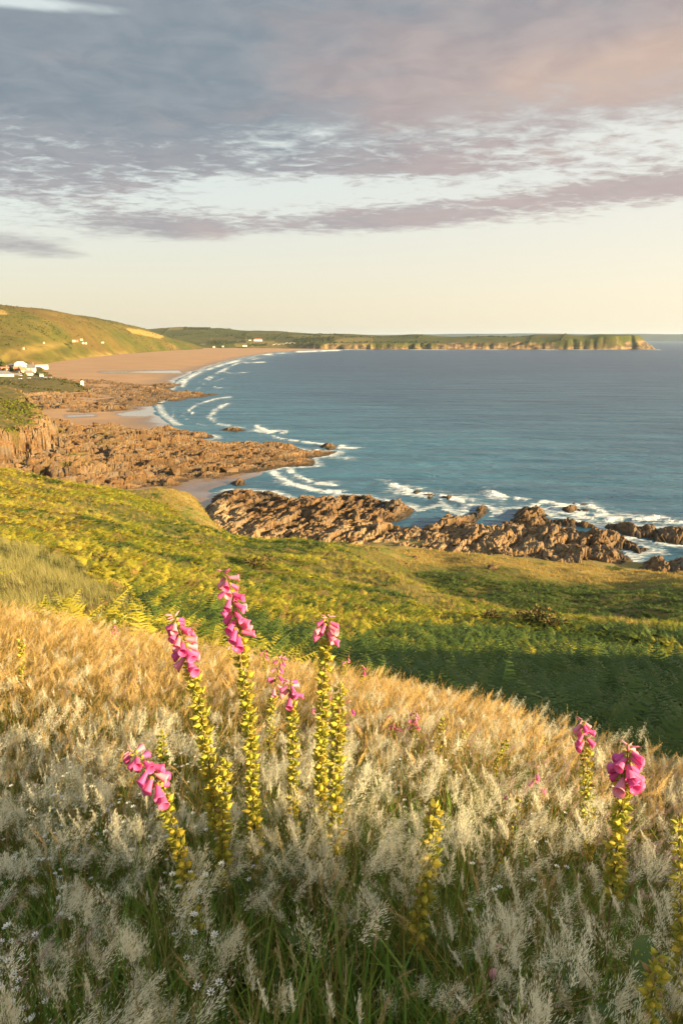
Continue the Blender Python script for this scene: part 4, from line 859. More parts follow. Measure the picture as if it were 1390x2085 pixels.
def building(name, label, px0, px1, pyb, pyt, r, depth, wall, roof, roofkind='gable', floors=2, group=None, yaw=0.0, win=True, chim=1):
    cx, cy, zb = at_range((px0 + px1) / 2, pyb, r); k = r / FPX * 0.97
    wd = abs(px1 - px0) * k; H = (pyb - pyt) * r / 1479.0; rh = {'gable': .38, 'hip': .34, 'flat': .04}[roofkind] * H; wh = H - rh
    e = empty(name, (float(cx), float(cy), float(zb)), -math.atan2(cx, cy) + yaw); tag(e, label, 'building', group)
    mb = MB(); mb.box((0, depth / 2, wh / 2 - 1.5), (wd, depth, wh + 3.0)); link('wall', mb.mesh('wall', [wall]), None, e)
    mb = MB(); ov = .35; a, d0, d1 = wd / 2 + ov, -ov, depth + ov
    if roofkind == 'flat': mb.box((0, depth / 2, wh + rh / 2), (wd + .5, depth + .5, rh))
    else:
        ins = 0 if roofkind == 'gable' else min(depth * .5, wd * .3); m_ = depth / 2
        V = [(-a, d0, wh), (a, d0, wh), (a, d1, wh), (-a, d1, wh), (-a + ins, m_, wh + rh), (a - ins, m_, wh + rh)]
        V += [(x, y, z - .18) for x, y, z in V[:4]]
        mb.add(V, [(0, 1, 5, 4), (2, 3, 4, 5), (1, 2, 5), (3, 0, 4), (6, 7, 1, 0), (7, 8, 2, 1), (8, 9, 3, 2), (9, 6, 0, 3), (9, 8, 7, 6)])
    rf = link('roof', mb.mesh('roof', [roof]), None, e)
    for c in range(chim if roofkind != 'flat' else 0):
        mb = MB(); xx = (-.3 + .6 * c) * wd if chim > 1 else .28 * wd
        mb.box((xx, depth / 2, wh + rh + .4), (.9, .7, rh * .7 + 1.2)); mb.box((xx, depth / 2, wh + rh * 1.35 + 1.12), (1.1, .9, .22)); link('chimney', mb.mesh('chimney', [M_WALLB]), None, rf)
    if win and wd > 5:
        n = max(2, int(wd / 3.2)); mb = MB(); mb.box((0, 0, 0), (1.1, .12, 1.35), 0); mb.box((0, -.08, 0), (.07, .06, 1.25), 1); me = mb.mesh('window', [M_GLASS, M_WALLW]); 
        for f_ in range(floors):
            for i in range(n): link('window', me, None, e, ((i + .5) / n * wd - wd / 2, -.03, (f_ + .55) * wh / floors))
    return e
VG = 'houses of the village above the rocks'
building('hotel', 'long white three storey hotel in front, nearest the grass at the frame edge', -22, 26, 775, 757, 965, 12, M_WALLW, M_SLATE, 'hip', 3, VG, .25, chim=2)
building('house', 'low white house with a slate roof beside the long hotel', 28, 45, 771, 760.5, 985, 8, M_WALLW, M_SLATE, 'gable', 1, VG, .1)
building('white_hotel', 'big white building with a wide rounded roof at the top of the village', 33, 55, 752, 737.5, 1120, 14, M_WALLW, M_WALLW, 'hip', 2, VG, .1, chim=0)
building('house', 'brick house with a red roof below the big white building', 31, 45, 762, 747, 1060, 9, M_WALLB, M_RED, 'gable', 2, VG)
building('house', 'cream gabled house in the middle of the village', 45, 57, 764, 748, 1050, 9, M_WALLC, M_RED, 'gable', 3, VG, .5)
building('house', 'tall white house at the beach end of the village', 57, 71, 760, 743.5, 1075, 9, M_WALLW, M_SLATE, 'gable', 3, VG, -.2)
building('house', 'cream house with a steep slate roof in front of the tall white house', 55, 68, 769, 755, 1010, 8, M_WALLC, M_SLATE, 'gable', 2, VG, .2)
building('house', 'small white house half hidden by trees behind the hotel', 6, 20, 759, 748, 1080, 8, M_WALLW, M_RED, 'gable', 2, VG, .3)
building('house', 'small cream cottage at the top left of the village', 20, 32, 752, 742, 1140, 8, M_WALLC, M_SLATE, 'gable', 2, VG, -.3)
building('cottage', 'tiny white cottage beside the parked cars', 82, 89, 768, 760, 1000, 5, M_WALLW, M_SLATE, 'gable', 1, VG, win=False, chim=0)
building('beach_huts', 'long low white row of beach huts on the sand edge', 72, 97, 748.5, 743.5, 1330, 5, M_WALLW, M_WALLW, 'flat', 1, None, .15, win=False)
building('lookout_hut', 'lone white hut on the grassy point above the far rocks', 165, 171, 782, 775.5, 925, 4.5, M_WALLW, M_WALLW, 'hip', 1, None, win=False, chim=0)
HG = 'houses on the long down'
for i, (a, b_, c, d, r, wl, rf, lb) in enumerate(((148, 154, 694.5, 691.5, 2250, M_WALLC, M_RED, 'red roofed house on the down, left of its pair'), (155.5, 160, 694.5, 692, 2260, M_WALLB, M_RED, 'small brick house between red roof and upper house on the down'), (164, 169, 691.5, 689, 2300, M_WALLC, M_RED, 'upper red roofed house on the down above the white ones'),
        (168, 171.5, 698.2, 696.2, 2230, M_WALLW, M_SLATE, 'white cottage on the down below the red roofs'), (173.5, 177, 698.6, 696.7, 2230, M_WALLW, M_SLATE, 'second white cottage on the down, nearer the bay'), (47.5, 50.5, 709, 707.3, 1800, M_WALLC, M_SLATE, 'lone pale hut low on the down above the village'), (88.5, 91.5, 697.5, 696.0, 2050, M_WALLC, M_SLATE, 'pale hut high on the down left of the red roofs'), (207, 212, 697, 695.4, 2500, M_WALLC, M_SLATE, 'small cream farmhouse farther along the down'))):
    building('farmhouse', lb, a, b_, c, d, r, 7, wl, rf, 'gable', 1, HG, win=False)
BG = 'buildings behind the bay'
for a, b_, c, d, r, wl, rf, lb, kind in ((517, 534, 696, 689.5, 4600, M_WALLW, M_RED, 'large white hotel with red roof standing alone on the fields', 'hip'), (506.5, 512, 694, 691, 4650, M_WALLW, M_SLATE, 'small white house left of the large hotel on the fields', 'gable'), (452, 459, 690.5, 687.8, 4950, M_WALLC, M_RED, 'red roofed farm on the green fields above the dark trees', 'gable'), (500, 504, 693.8, 691.4, 4700, M_WALLW, M_SLATE, 'white cottage farther left of the large hotel', 'gable'),
        (533, 538, 702, 699.3, 4420, M_WALLC, M_SLATE, 'grey roofed house below the large white hotel', 'gable'), (539, 543, 702, 699.5, 4420, M_WALLB, M_SLATE, 'brick house below the large white hotel', 'gable'), (433.5, 438, 707.5, 704.5, 4330, M_WALLW, M_RED, 'white cottage with red roof by the dark trees near the sand', 'gable'), (409, 418, 703, 700.3, 4450, M_WALLW, M_SLATE, 'long white bungalow at the left end of the dark trees', 'gable'),
        (395, 403, 704, 701.8, 4450, M_WALLC, M_SLATE, 'low cream bungalow near the end of the long down', 'gable'), (494, 503, 705, 702, 4330, M_WALLW, M_SLATE, 'long white building among the trees behind the sand', 'gable'), (452, 456, 706, 703.4, 4330, M_WALLC, M_SLATE, 'small cream house in front of the dark trees', 'gable'), (478, 482, 704, 701.7, 4400, M_WALLC, M_RED, 'small red roofed house among the dark trees', 'gable')):
    building('large_hotel' if kind == 'hip' else 'house', lb, a, b_, c, d, r, 11, wl, rf, kind, 2, BG, win=kind == 'hip')
# caravans on the field behind the sand
mb = MB(); mb.box((0, 0, 1.55), (9.5, 3.6, 2.5)); cbody = mb.mesh('caravan_body', [M_WALLW]); mb = MB(); mb.box((-2.6, -1.82, 1.9), (1.8, .08, .9)); mb.box((.6, -1.82, 1.9), (1.8, .08, .9)); mb.box((3.5, -1.82, 1.9), (1.2, .08, .9)); cwin = mb.mesh('caravan_window', [M_GLASS]); mb = MB(); mb.add([(-4.9, -1.95, 2.8), (4.9, -1.95, 2.8), (4.9, 1.95, 2.8), (-4.9, 1.95, 2.8), (-4.9, 0, 3.35), (4.9, 0, 3.35)], [(0, 1, 5, 4), (2, 3, 4, 5), (1, 2, 5), (3, 0, 4), (3, 2, 1, 0)]); croof = mb.mesh('caravan_roof', [M_SLATE])
for i in range(13):
    px = 556 + i * 3.6 + rng.uniform(-.6, .6); x, y, z = at_range(px, 702.4 - (i % 3) * .5, 4330 + (i % 3) * 30)
    e = empty('static_caravan', (float(x), float(y), float(headZ(np.array([x]), np.array([y]))[0])), rng.uniform(-.4, .4)); tag(e, 'white static caravan in the rows on the field behind the sand', 'caravan', 'static caravans on the field behind the sand')
    link('body', cbody, None, e); link('roof', croof, None, e); link('window', cwin, None, e)

# lane and parked cars below the houses
def far_ground(x, y): return float(reef_far(np.array([[x]]), np.array([[y]]))[0][0, 0])
LN = [(-40, 784), (0, 781), (30, 778.5), (55, 776), (75, 773), (92, 770), (104, 769)]
V = []
for a, b_ in LN:
    x, y, z = at_range(a, b_, np.interp(a, [-40, 104], [880, 975]))
    for s in (-2.6, 2.6): V.append((float(x), float(y) + s, far_ground(float(x), float(y) + s) + .25))
lane = link('lane', mesh_py('lane', V, [(2 * i, 2 * i + 1, 2 * i + 3, 2 * i + 2) for i in range(len(LN) - 1)], [M_TARMAC])); tag(lane, kind='structure')
M_TYRE = plain_mat('tyre', (0.02, 0.02, 0.02), .9)
def car_mesh(paint):
    mb = MB(); pr = [(-2.1, .35), (2.1, .35), (2.15, .75), (1.2, .92), (-2.0, .95), (-2.15, .7)]
    V = [(x, -.85, z) for x, z in pr] + [(x, .85, z) for x, z in pr]; n = len(pr)
    mb.add(V, [tuple(range(n)), tuple(reversed(range(n, 2 * n)))] + [(i, i + n, (i + 1) % n + n, (i + 1) % n) for i in range(n)]); return mb.mesh('car_body', [paint])
def cab_mesh():
    mb = MB(); pr = [(-1.85, .93), (1.05, .90), (.45, 1.45), (-1.35, 1.48)]; V = [(x, -.72, z) for x, z in pr] + [(x, .72, z) for x, z in pr]
    mb.add(V, [(0, 1, 2, 3), (7, 6, 5, 4)] + [(i, i + 4, (i + 1) % 4 + 4, (i + 1) % 4) for i in range(4)]); return mb.mesh('car_glasshouse', [M_GLASS])
cab = cab_mesh(); mb = MB(); mb.tube([(0, -.1, 0), (0, .1, 0)], [.33, .33], 10); whl = mb.mesh('car_wheel', [M_TYRE])
for px, py, c, lb in ((60, 772, (.7, .7, .7), 'white car parked on the lane below the cream house'), (72, 770.5, (.12, .13, .16), 'dark car parked next along the lane towards the beach'), (93, 767.5, (.6, .62, .65), 'silver car parked past the tiny cottage'), (98, 767, (.5, .08, .05), 'red car parked near the end of the lane'), (103, 767.5, (.7, .7, .68), 'last pale car at the very end of the lane'), (42, 774.5, (.75, .75, .75), 'white car on the lane in front of the low white house')):
    x, y, z = at_range(px, py, np.interp(px, [40, 104], [945, 985])); g = far_ground(float(x), float(y))
    e = empty('parked_car', (float(x), float(y), g + .05), rng.uniform(-.3, .6)); tag(e, lb, 'car', 'cars parked along the lane')
    link('body', car_mesh(plain_mat('car_paint', c, .3)), None, e); link('cabin', cab, None, e)
    for sx in (-1.3, 1.3):
        for sy in (-.82, .82): link('wheel', whl, None, e, (sx, sy, .33))
# trees of the village
M_BARK = plain_mat('bark', (0.10, 0.075, 0.05), .9, (0.07, 0.05, 0.035), 2)
crowns = [bush_proto(130 + i, 110, [M_WOOD, M_SCRUB] if i % 2 else [M_WOOD], .9).data for i in range(3)]
mb = MB(); mb.tube([(0, 0, -1), (.1, 0, 1.6), (.25, .1, 3.2)], [.28, .2, .12], 6); mb.tube([(.1, 0, 1.5), (-.6, .3, 2.9)], [.12, .06], 5); mb.tube([(.1, 0, 1.7), (.8, -.3, 3.0)], [.1, .05], 5); trunk = mb.mesh('tree_trunk', [M_BARK], True)
for i, (px, py, r, s, lb) in enumerate(((50, 770, 1005, 7.5, 'round dark tree in front of the cream gabled house'), (4, 747, 1150, 9, 'dark tree above the hotel at the frame edge'), (27, 757, 1080, 7, 'dark tree between the hotel and the brick house'), (10, 759, 1060, 7, 'spreading dark tree just behind the long hotel'), (92, 766, 1020, 5.5, 'small dark tree past the tiny white cottage'), (77, 766, 1030, 5, 'low tree between the tall white house and the tiny cottage'), (0, 740, 1200, 8, 'topmost dark tree behind the village'))):
    x, y, z = at_range(px, py, r); e = empty('tree', (float(x), float(y), float(z)), i * 1.3); tag(e, lb, 'tree', 'trees among the village houses')
    link('trunk', trunk, None, e); c = link('crown', crowns[i % 3], None, e, (0, 0, 1.6)); c.scale = (s, s, s * .85)

# ================================================================== ROCKS LYING ON THE REEFS
def rock_mesh(seed, sx, sy, sz, n=26):
    R = random.Random(seed); bm = bmesh.new()
    for i in range(n):
        d = Vector((R.gauss(0, 1), R.gauss(0, 1), R.gauss(0, 1))).normalized(); p = max(abs(d.x), abs(d.y), abs(d.z)); d = d * (0.62 + .38 / p) * R.uniform(.75, 1.05)
        bm.verts.new((d.x * sx, d.y * sy, d.z * sz))
    res = bmesh.ops.convex_hull(bm, input=bm.verts); bmesh.ops.delete(bm, geom=list({g for g in res['geom_interior'] + res['geom_unused'] if isinstance(g, bmesh.types.BMVert)}), context='VERTS')
    bmesh.ops.bevel(bm, geom=list(bm.edges), offset=.05 * min(sx, sy, sz), segments=1, affect='EDGES')
    bmesh.ops.triangulate(bm, faces=bm.faces); bmesh.ops.subdivide_edges(bm, edges=list(bm.edges), cuts=1)
    for v in bm.verts:
        c = v.co; k = float(vnoise(np.array([c.x * 2.3 + seed]), np.array([c.y * 2.3 + c.z * 1.7]), seed)[0]) - .5; v.co = c * (1 + k * .22)
    me = bpy.data.meshes.new('boulder'); bm.to_mesh(me); bm.free(); me.materials.append(M_BOULDER); return me
RB = [rock_mesh(500 + i, *s) for i, s in enumerate(((1, .8, .65), (1.2, .7, .55), (.9, .9, .8), (1.3, 1, .5), (1, .75, .9), (1.1, .6, .6)))]
RS = [rock_mesh(520 + i, *s, 20) for i, s in enumerate(((2.6, .6, .55), (2.2, .75, .5), (3.0, .55, .45), (2.4, .9, .7)))]
def strew(n, poly, fn, pxr, name, label, cat, group, smin, smax, meshes, yaw=None, px_keep=None, rmax=1e9, zones=()):
    xs = [p[0] for p in poly]; ys = [p[1] for p in poly]; got = 0; c = 0
    while got < n and c < 40:
        c += 1; x = rng.uniform(min(xs), max(xs), 400); y = rng.uniform(min(ys), max(ys), 400); k = inside(x, y, poly) & (np.hypot(x, y) < rmax); x, y = x[k], y[k]
        if len(x) == 0: continue
        res = fn(x[None, :], y[None, :]); z = res[0][0]; d = res[1][0]; px, py = proj(x, y, z)
        hidden = z < .5
        for i in range(len(x)):
            if got >= n: break
            if hidden[i] or not (pxr[0] < px[i] < pxr[1]): continue
            if len(res) > 2 and (res[2][0][i] > .2 or res[3][0][i] > .15): continue
            s = float(smin + (smax - smin) * rng.random() ** 2.2)
            o = link(name, meshes[rng.integers(len(meshes))], None, None, (float(x[i]), float(y[i]), float(z[i]) + s * .12)); o.scale = (s, s, s * rng.uniform(.8, 1.2))
            o.rotation_euler = (rng.uniform(-.25, .25), rng.uniform(-.25, .25), rng.uniform(0, 6.28) if yaw is None else yaw + rng.normal(0, .18)); zz = next((t for lim, t in zones if px[i] < lim), ''); tag(o, ('large ' if s > (smin + smax) / 2 else 'small ') + (label % zz), cat, group); got += 1
strew(45, R3, reef_near, (425, 1400), 'boulder', 'angular brown boulder %s of the nearest reef', 'rock', 'boulders on the nearest reef', .6, 1.7, RB, rmax=280, zones=((700, 'at the white cliff end'), (1000, 'in the middle'), (9999, 'at the seaward end')))
strew(75, R3, reef_near, (425, 1400), 'tilted_rock', 'long tilted slab of brown rock %s of the nearest reef', 'rock', 'tilted rocks on the nearest reef', .7, 1.7, RS, yaw=1.2, rmax=285, zones=((700, 'at the white cliff end'), (1000, 'in the middle'), (9999, 'at the seaward end')))
strew(110, R2, reef_mid, (-10, 690), 'boulder', 'brown boulder %s of the middle reef', 'rock', 'boulders on the middle reef', .9, 3.6, RB, zones=((230, 'below the grassy cliff'), (430, 'on the broad middle'), (9999, 'on the low seaward tip')))
strew(60, R1, reef_far, (-10, 440), 'boulder', 'brown boulder %s of the far reef', 'rock', 'boulders on the far reef', 1.6, 5.0, RB, zones=((190, 'below the village on the inner half'), (9999, 'on the low outer half')))
for px, py, r, s, lb in ((1352, 1230, 100, .55, 'pale stone in the dark hollow of the lower field near the frame edge'), (845, 1132, 131, .6, 'small pale stone near the seaward edge of the field'), (768, 1124, 128, .6, 'pale stone beside the path of short turf above the reef'), (1001, 1158, 123, .95, 'brown outcrop stone alone on the short turf of the field'), (520, 1094, 120, .8, 'pale stone at the promontory edge above the white rocks')):
    x, y, z = at_range(px, py, r); o = link('field_stone', RB[int(px) % 6], None, None, (float(x), float(y), float(hillZ(np.array([x]), np.array([y]))[0]) + s * .3)); o.scale = (s, s, s); tag(o, lb, 'stone', 'stones lying on the field')

# ================================================================== GORSE BUSHES ON THE SLOPE
M_GORSE = leaf_mat('gorse_green', (0.075, 0.080, 0.020), (0.12, 0.10, 0.025), None, .2)
M_GORSEB = leaf_mat('gorse_brown', (0.20, 0.125, 0.05), (0.15, 0.10, 0.04), None, .2)
def gorse_meshes(seed):
    R = random.Random(seed); st = MB(); fo = MB()
    for i in range(7):
        a = R.uniform(0, 6.28); h = R.uniform(.5, .9); e = Vector((math.cos(a) * R.uniform(.2, .6), math.sin(a) * R.uniform(.2, .6), h)); st.tube([(0, 0, -.1), e * .5 + Vector((0, 0, .08)), e], [.035, .022, .01], 4)
    for i in range(150):
        d = Vector((R.gauss(0, 1), R.gauss(0, 1), abs(R.gauss(0, .8)) + .1)).normalized(); lump = 1 + .25 * math.sin(d.x * 5 + seed) * math.cos(d.y * 4); c = Vector((d.x * .8, d.y * .8, d.z * .85)) * R.uniform(.55, 1.0) * lump
        for k in range(3):
            q = (d + Vector((R.gauss(0, .6), R.gauss(0, .6), R.gauss(0, .6)))).normalized(); s = R.uniform(.07, .16); side = q.cross(Vector((R.gauss(0, 1), R.gauss(0, 1), R.gauss(0, 1)))).normalized()
            fo.strip([c, c + q * s * .6, c + q * s * 1.2], [.03, .045, .004], side, 1 if R.random() < .35 else 0)
    return st.mesh('gorse_stems', [M_BARK]), fo.mesh('gorse_foliage', [M_GORSE, M_GORSEB])
GG = [gorse_meshes(600 + i) for i in range(3)]
for i, (px, py, r, s, lb) in enumerate(((1092, 1285, 44, 1.7, 'largest brown and green gorse bush on the sunlit slope'), (1125, 1290, 43, 1.25, 'gorse bush just seaward of the largest gorse bush'), (1060, 1275, 46, 1.2, 'dark gorse bush on the landward side of the largest one'), (1000, 1262, 49, 1.1, 'rounded gorse bush at the crest above the shaded field'), (905, 1228, 58, 1.2, 'brown gorse bush on the crest beyond the pale grass strip'), (520, 1148, 60, 1.5, 'brown gorse bush on the green slope behind the tallest foxglove'), (545, 1135, 66, 1.3, 'gorse bush uphill of the brown one on the green slope'), (205, 1150, 36, 1.0, 'small brown bush in the bracken above the pale grass belt'), (730, 1240, 44, 1.0, 'low gorse bush in the bracken in the middle of the slope'))):
    x, y, z = at_range(px, py, r); g = float(hillZ(np.array([x]), np.array([y]))[0]); e = empty('gorse_bush', (float(x), float(y), g), i * 1.1); e.scale = (s, s, s * .85); tag(e, lb, 'bush', 'gorse bushes on the slope')
    link('branches', GG[i % 3][0], None, e); link('foliage', GG[i % 3][1], None, e)

# ================================================================== FOXGLOVES AND OTHER PLANTS OF THE MEADOW
M_STEM = leaf_mat('foxglove_stem', (0.16, 0.14, 0.06), (0.22, 0.17, 0.08), None, .1)
M_STEMD = leaf_mat('dry_stem', (0.20, 0.13, 0.08), (0.26, 0.18, 0.10), None, .05)
M_POD = leaf_mat('foxglove_pod', (0.50, 0.42, 0.045), (0.60, 0.45, 0.06), None, .3, .5, 9, .3)
M_PODG = leaf_mat('foxglove_calyx', (0.30, 0.31, 0.04), (0.40, 0.34, 0.055), None, .3)
M_PODB = leaf_mat('ripe_pod', (0.34, 0.22, 0.07), (0.24, 0.15, 0.06), None, .15)
M_PINK = leaf_mat('foxglove_bell', (0.84, 0.19, 0.42), (0.76, 0.13, 0.42), None, .45, .45, 20, .3)
M_PINKL = leaf_mat('pale_bell', (0.88, 0.42, 0.50), (0.84, 0.28, 0.44), None, .45, .45, 20, .3)
M_LEAF = leaf_mat('foxglove_leaf', (0.06, 0.10, 0.022), (0.09, 0.125, 0.03), None, .25)
def bell_mesh(seed, mat, closed=.0):
    R = random.Random(seed); mb = MB(); pr = [(.0028, 0), (.0062, .004), (.0078, .012), (.0088, .022), (.0110, .033), (.0128, .041), (.0155, .0465)]; n = 12; V = []
    for r, z in pr:
        for k in range(n):
            a = 2 * math.pi * k / n; lip = (1 + .22 * max(0, -math.sin(a))) if z > .04 else 1; rr = r * (1 - closed * z / .0465)
            V.append((rr * math.cos(a) * 1.06, rr * math.sin(a), z * (1.0 if z < .04 else lip) + (R.uniform(-.001, .0015) if z > .045 else 0)))
    for r, z in reversed(pr[1:]):
        for k in range(n):
            a = 2 * math.pi * k / n; lip = (1 + .22 * max(0, -math.sin(a))) if z > .04 else 1; rr = (r - .0009) * (1 - closed * z / .0465); V.append((rr * math.cos(a) * 1.06, rr * math.sin(a), (z - .0004) * (1.0 if z < .04 else lip)))
    m_ = 2 * len(pr) - 1; mb.add(V, [(i * n + k, i * n + (k + 1) % n, (i + 1) * n + (k + 1) % n, (i + 1) * n + k) for i in range(m_ - 1) for k in range(n)] + [tuple(reversed(range(n)))], 0)
    for k in range(5):
        a = k * 1.2566; d = Vector((math.cos(a), math.sin(a), 0)); mb.strip([d * .002 + Vector((0, 0, -.001)), d * .0075 + Vector((0, 0, .004)), d * .0085 + Vector((0, 0, .011))], [.003, .0042, .0004], (-math.sin(a), math.cos(a), 0), 1)
    return mb.mesh('foxglove_flower', [mat, M_PODG], True)
def pod_mesh(seed, body, fat=1.0):
    R = random.Random(seed); mb = MB(); n = 7; pr = [(.0015, 0), (.0056, .003), (.0064, .008), (.0042, .013), (.0012, .018), (.0004, .022)]
    V = [(r * fat * math.cos(2 * math.pi * k / n), r * fat * math.sin(2 * math.pi * k / n), z) for r, z in pr for k in range(n)]
    mb.add(V, [(i * n + k, i * n + (k + 1) % n, (i + 1) * n + (k + 1) % n, (i + 1) * n + k) for i in range(len(pr) - 1) for k in range(n)], 0)
    for k in range(5):
        a = k * 1.2566 + R.uniform(-.2, .2); d = Vector((math.cos(a), math.sin(a), 0)); mb.strip([d * .002, d * .0095 + Vector((0, 0, .003)), d * .0125 + Vector((0, 0, .011))], [.0025, .0048, .0004], (-math.sin(a), math.cos(a), 0), 1)
    return mb.mesh('foxglove_pod', [body, M_PODG])
BELLS = [bell_mesh(1, M_PINK), bell_mesh(2, M_PINK), bell_mesh(3, M_PINKL), bell_mesh(4, M_PINK, .25)]
BUD = bell_mesh(7, M_PINKL, .8)
PODS = [pod_mesh(1, M_POD), pod_mesh(2, M_POD, 1.15), pod_mesh(3, M_PODG, .9)]; RIPE = [pod_mesh(5, M_PODB, .9), pod_mesh(6, M_POD, .8)]
def leaf_mesh(seed, L=.24, wd=.045):
    R = random.Random(seed); mb = MB(); P_, W_ = [], []
    for i in range(8):
        t = i / 7; P_.append((0, L * t * (1 - .12 * t), L * (.42 * t - .55 * t * t) + R.uniform(-.003, .003))); W_.append(wd * (math.sin(math.pi * min(1, t * .9 + .08)) ** .8) * R.uniform(.9, 1.1) + .001)
    mb.strip(P_, W_, (1, 0, 0), 0, .35); mb.tube([(p[0], p[1], p[2] - .002) for p in P_], [.0028 * (1 - .1 * i) for i in range(8)], 4, 1); return mb.mesh('leaf', [M_LEAF, M_STEM], True)
LEAVES = [leaf_mesh(i, .20 + .03 * i, .040 + .006 * i) for i in range(3)]
def gz(x, y): return float(hillZ(np.array([x]), np.array([y]))[0])
def stem_path(path, r):
    pts = [Vector([float(v) for v in at_range(a, b_, r)]) for a, b_ in path]
    b0 = pts[0] + (pts[0] - pts[1]).normalized() * .02; az_ = math.atan2(pts[0].x, pts[0].y); g = gz(pts[0].x, pts[0].y)
    if pts[0].z > g + .02:
        d = (pts[0] - pts[1]); sl = Vector((d.x, d.y, 0)) / max(.05, abs(d.z)); dz = pts[0].z - g; pts.insert(0, Vector((pts[0].x + sl.x * dz * .4, pts[0].y + sl.y * dz * .4, g - .01)))
    return pts
def along(pts, n):
    d = [0]
    for a, b_ in zip(pts, pts[1:]): d.append(d[-1] + (b_ - a).length)
    q = np.linspace(0, d[-1], n * 3); P_ = np.stack([np.interp(q, d, [p[i] for p in pts]) for i in range(3)], 1)
    for _ in range(4): P_[1:-1] = (P_[:-2] + 2 * P_[1:-1] + P_[2:]) / 4
    return [Vector(p) for p in P_[::3]] + [Vector(P_[-1])], d[-1]
FG = 'foxgloves of the hilltop meadow'
def foxglove(label, r, path, pods, bells, thick=.0048, leaves=0, scale=1.0, wind=0.0, ripe=.0, gap=.0092, buds=4, stemmat=None):
    """path: photo points from low to high; pods / bells: share of the drawn stem that carries them, counted from its top"""
    pts = stem_path(path, r); C_, L = along(pts, 26); base = C_[0]
    e = empty('foxglove', base); tag(e, label, 'foxglove', FG)
    mb = MB(); n = len(C_); mb.tube([c - base for c in C_], [thick * (1 - .72 * i / (n - 1)) for i in range(n)], 6); link('stem', mb.mesh('foxglove_stem', [stemmat or M_STEM], True), None, e)
    def at(s):
        f = s * (n - 1); i = min(int(f), n - 2); return C_[i].lerp(C_[i + 1], f - i) - base, (C_[i + 1] - C_[i]).normalized()
    view = Vector((base.x, base.y, 0)).normalized(); lat = Vector((view.y, -view.x, 0))
    def hang(name, me, s, q, tilt, off, sc):
        p, t = at(s); d = (lat * math.cos(q) + view * math.sin(q)); d = (d - t * d.dot(t)).normalized(); ax = (d * math.cos(tilt) + t * math.sin(tilt) + lat * wind * .5).normalized()
        o = link(name, me, None, e, p + d * off); o.rotation_euler = ax.to_track_quat('Z', 'Y').to_euler(); o.scale = (sc, sc, sc); return o
    if pods:
        s0, s1 = 1 - pods[1], 1 - pods[0]; m_ = min(230, int((s1 - s0) * L / gap)); q = rng.uniform(0, 6.28)
        for i in range(m_):
            s = s0 + (s1 - s0) * (i + .5) / m_; q += 2.399 + rng.normal(0, .25); kinds = RIPE if rng.random() < ripe else PODS
            hang('seed_pod', kinds[rng.integers(len(kinds))], s, q, rng.uniform(.25, .75), thick * .6 + .006 * scale, scale * rng.uniform(1.0, 1.7) * (1.0 - .22 * (i / m_)))
    if bells:
        s0, s1, m_ = 1 - bells[1], 1 - bells[0], int(bells[2] * 1.5) if bells[2] > 5 else bells[2]; q = rng.uniform(0, 6.28)
        for i in range(m_):
            s = s0 + (s1 - s0) * (i + .5) / m_; q += 2.0 + rng.normal(0, .35); hang('flower', BELLS[rng.integers(4)], s, q, rng.uniform(-.95, -.35), .006, scale * (0.93 - .28 * i / m_))
        for i in range(buds): hang('bud', BUD, 1 - bells[0] * rng.uniform(0, .9), rng.uniform(0, 6.28), rng.uniform(-.2, .6), .003, scale * rng.uniform(.30, .5))
    for i in range(leaves):
        o = link('leaf', LEAVES[i % 3], None, e, (0, 0, .05 + .05 * i)); o.rotation_euler = (rng.uniform(-.1, .35), 0, i * 2.4 + rng.uniform(-.4, .4)); o.scale = (rng.uniform(.8, 1.15),) * 3
    return e
foxglove('tallest foxglove, two tiered pink flower cluster over a long yellow spike of pods', 2.15, [(518, 1800), (517, 1660), (508, 1480), (492, 1320), (473, 1220), (455, 1160)], (.17, .78), (.02, .165, 17), .0055, 4, 1.12, .35)
foxglove('foxglove with curved pink head between tallest foxglove and frame edge', 2.10, [(462, 1880), (448, 1740), (432, 1600), (410, 1450), (384, 1340), (352, 1250)], (.14, .60), (.02, .135, 14), .0055, 4, 1.12, -.2)
foxglove('short foxglove with one round magenta head drooping to the side', 1.85, [(396, 1880), (378, 1780), (352, 1680), (322, 1592), (292, 1545), (262, 1528)], (.20, .72), (.02, .18, 13), .005, 3, 1.10, -.5)
foxglove('foxglove with a narrow pink tip above the twin spike in the middle', 2.25, [(649, 1800), (651, 1640), (655, 1480), (662, 1340), (666, 1255)], (.08, .78), (.01, .065, 8), .005, 3, 1.10, .1)
foxglove('podded spike with brown flowerless tip, half of the twin spike in the middle', 2.05, [(680, 2010), (679, 1850), (681, 1700), (685, 1540), (692, 1390)], (.02, .56), None, .005, 4, 1.18, .2, .12)
foxglove('slim foxglove with one small purple bloom just behind the twin spike', 2.7, [(655, 1600), (656, 1500), (658, 1395)], (.2, .6), (.01, .14, 4), .004, 0, 1.0)
foxglove('foxglove with a small mauve head and straight yellow spike beside the twin spike', 2.45, [(592, 1790), (596, 1680), (597, 1540), (594, 1430), (590, 1385)], (.09, .70), (.01, .075, 6), .0045, 3, 1.05)
foxglove('thin foxglove with a scatter of magenta bells above the mauve headed one', 3.6, [(545, 1570), (550, 1480), (558, 1400), (572, 1340)], (.22, .8), (.01, .2, 7), .004, 0, 1.1, .3)
foxglove('flowerless yellow spike with a reddish tip next to the curved foxglove', 2.05, [(458, 1870), (452, 1760), (454, 1640), (458, 1540)], (.02, .60), None, .0045, 2, 1.1, .1, .1)
foxglove('flowerless leaning golden spike standing alone in the shaded grass', 1.72, [(820, 2072), (838, 1960), (860, 1830), (876, 1720), (886, 1640)], (.02, .62), None, .0052, 3, 1.25, .2, .25)
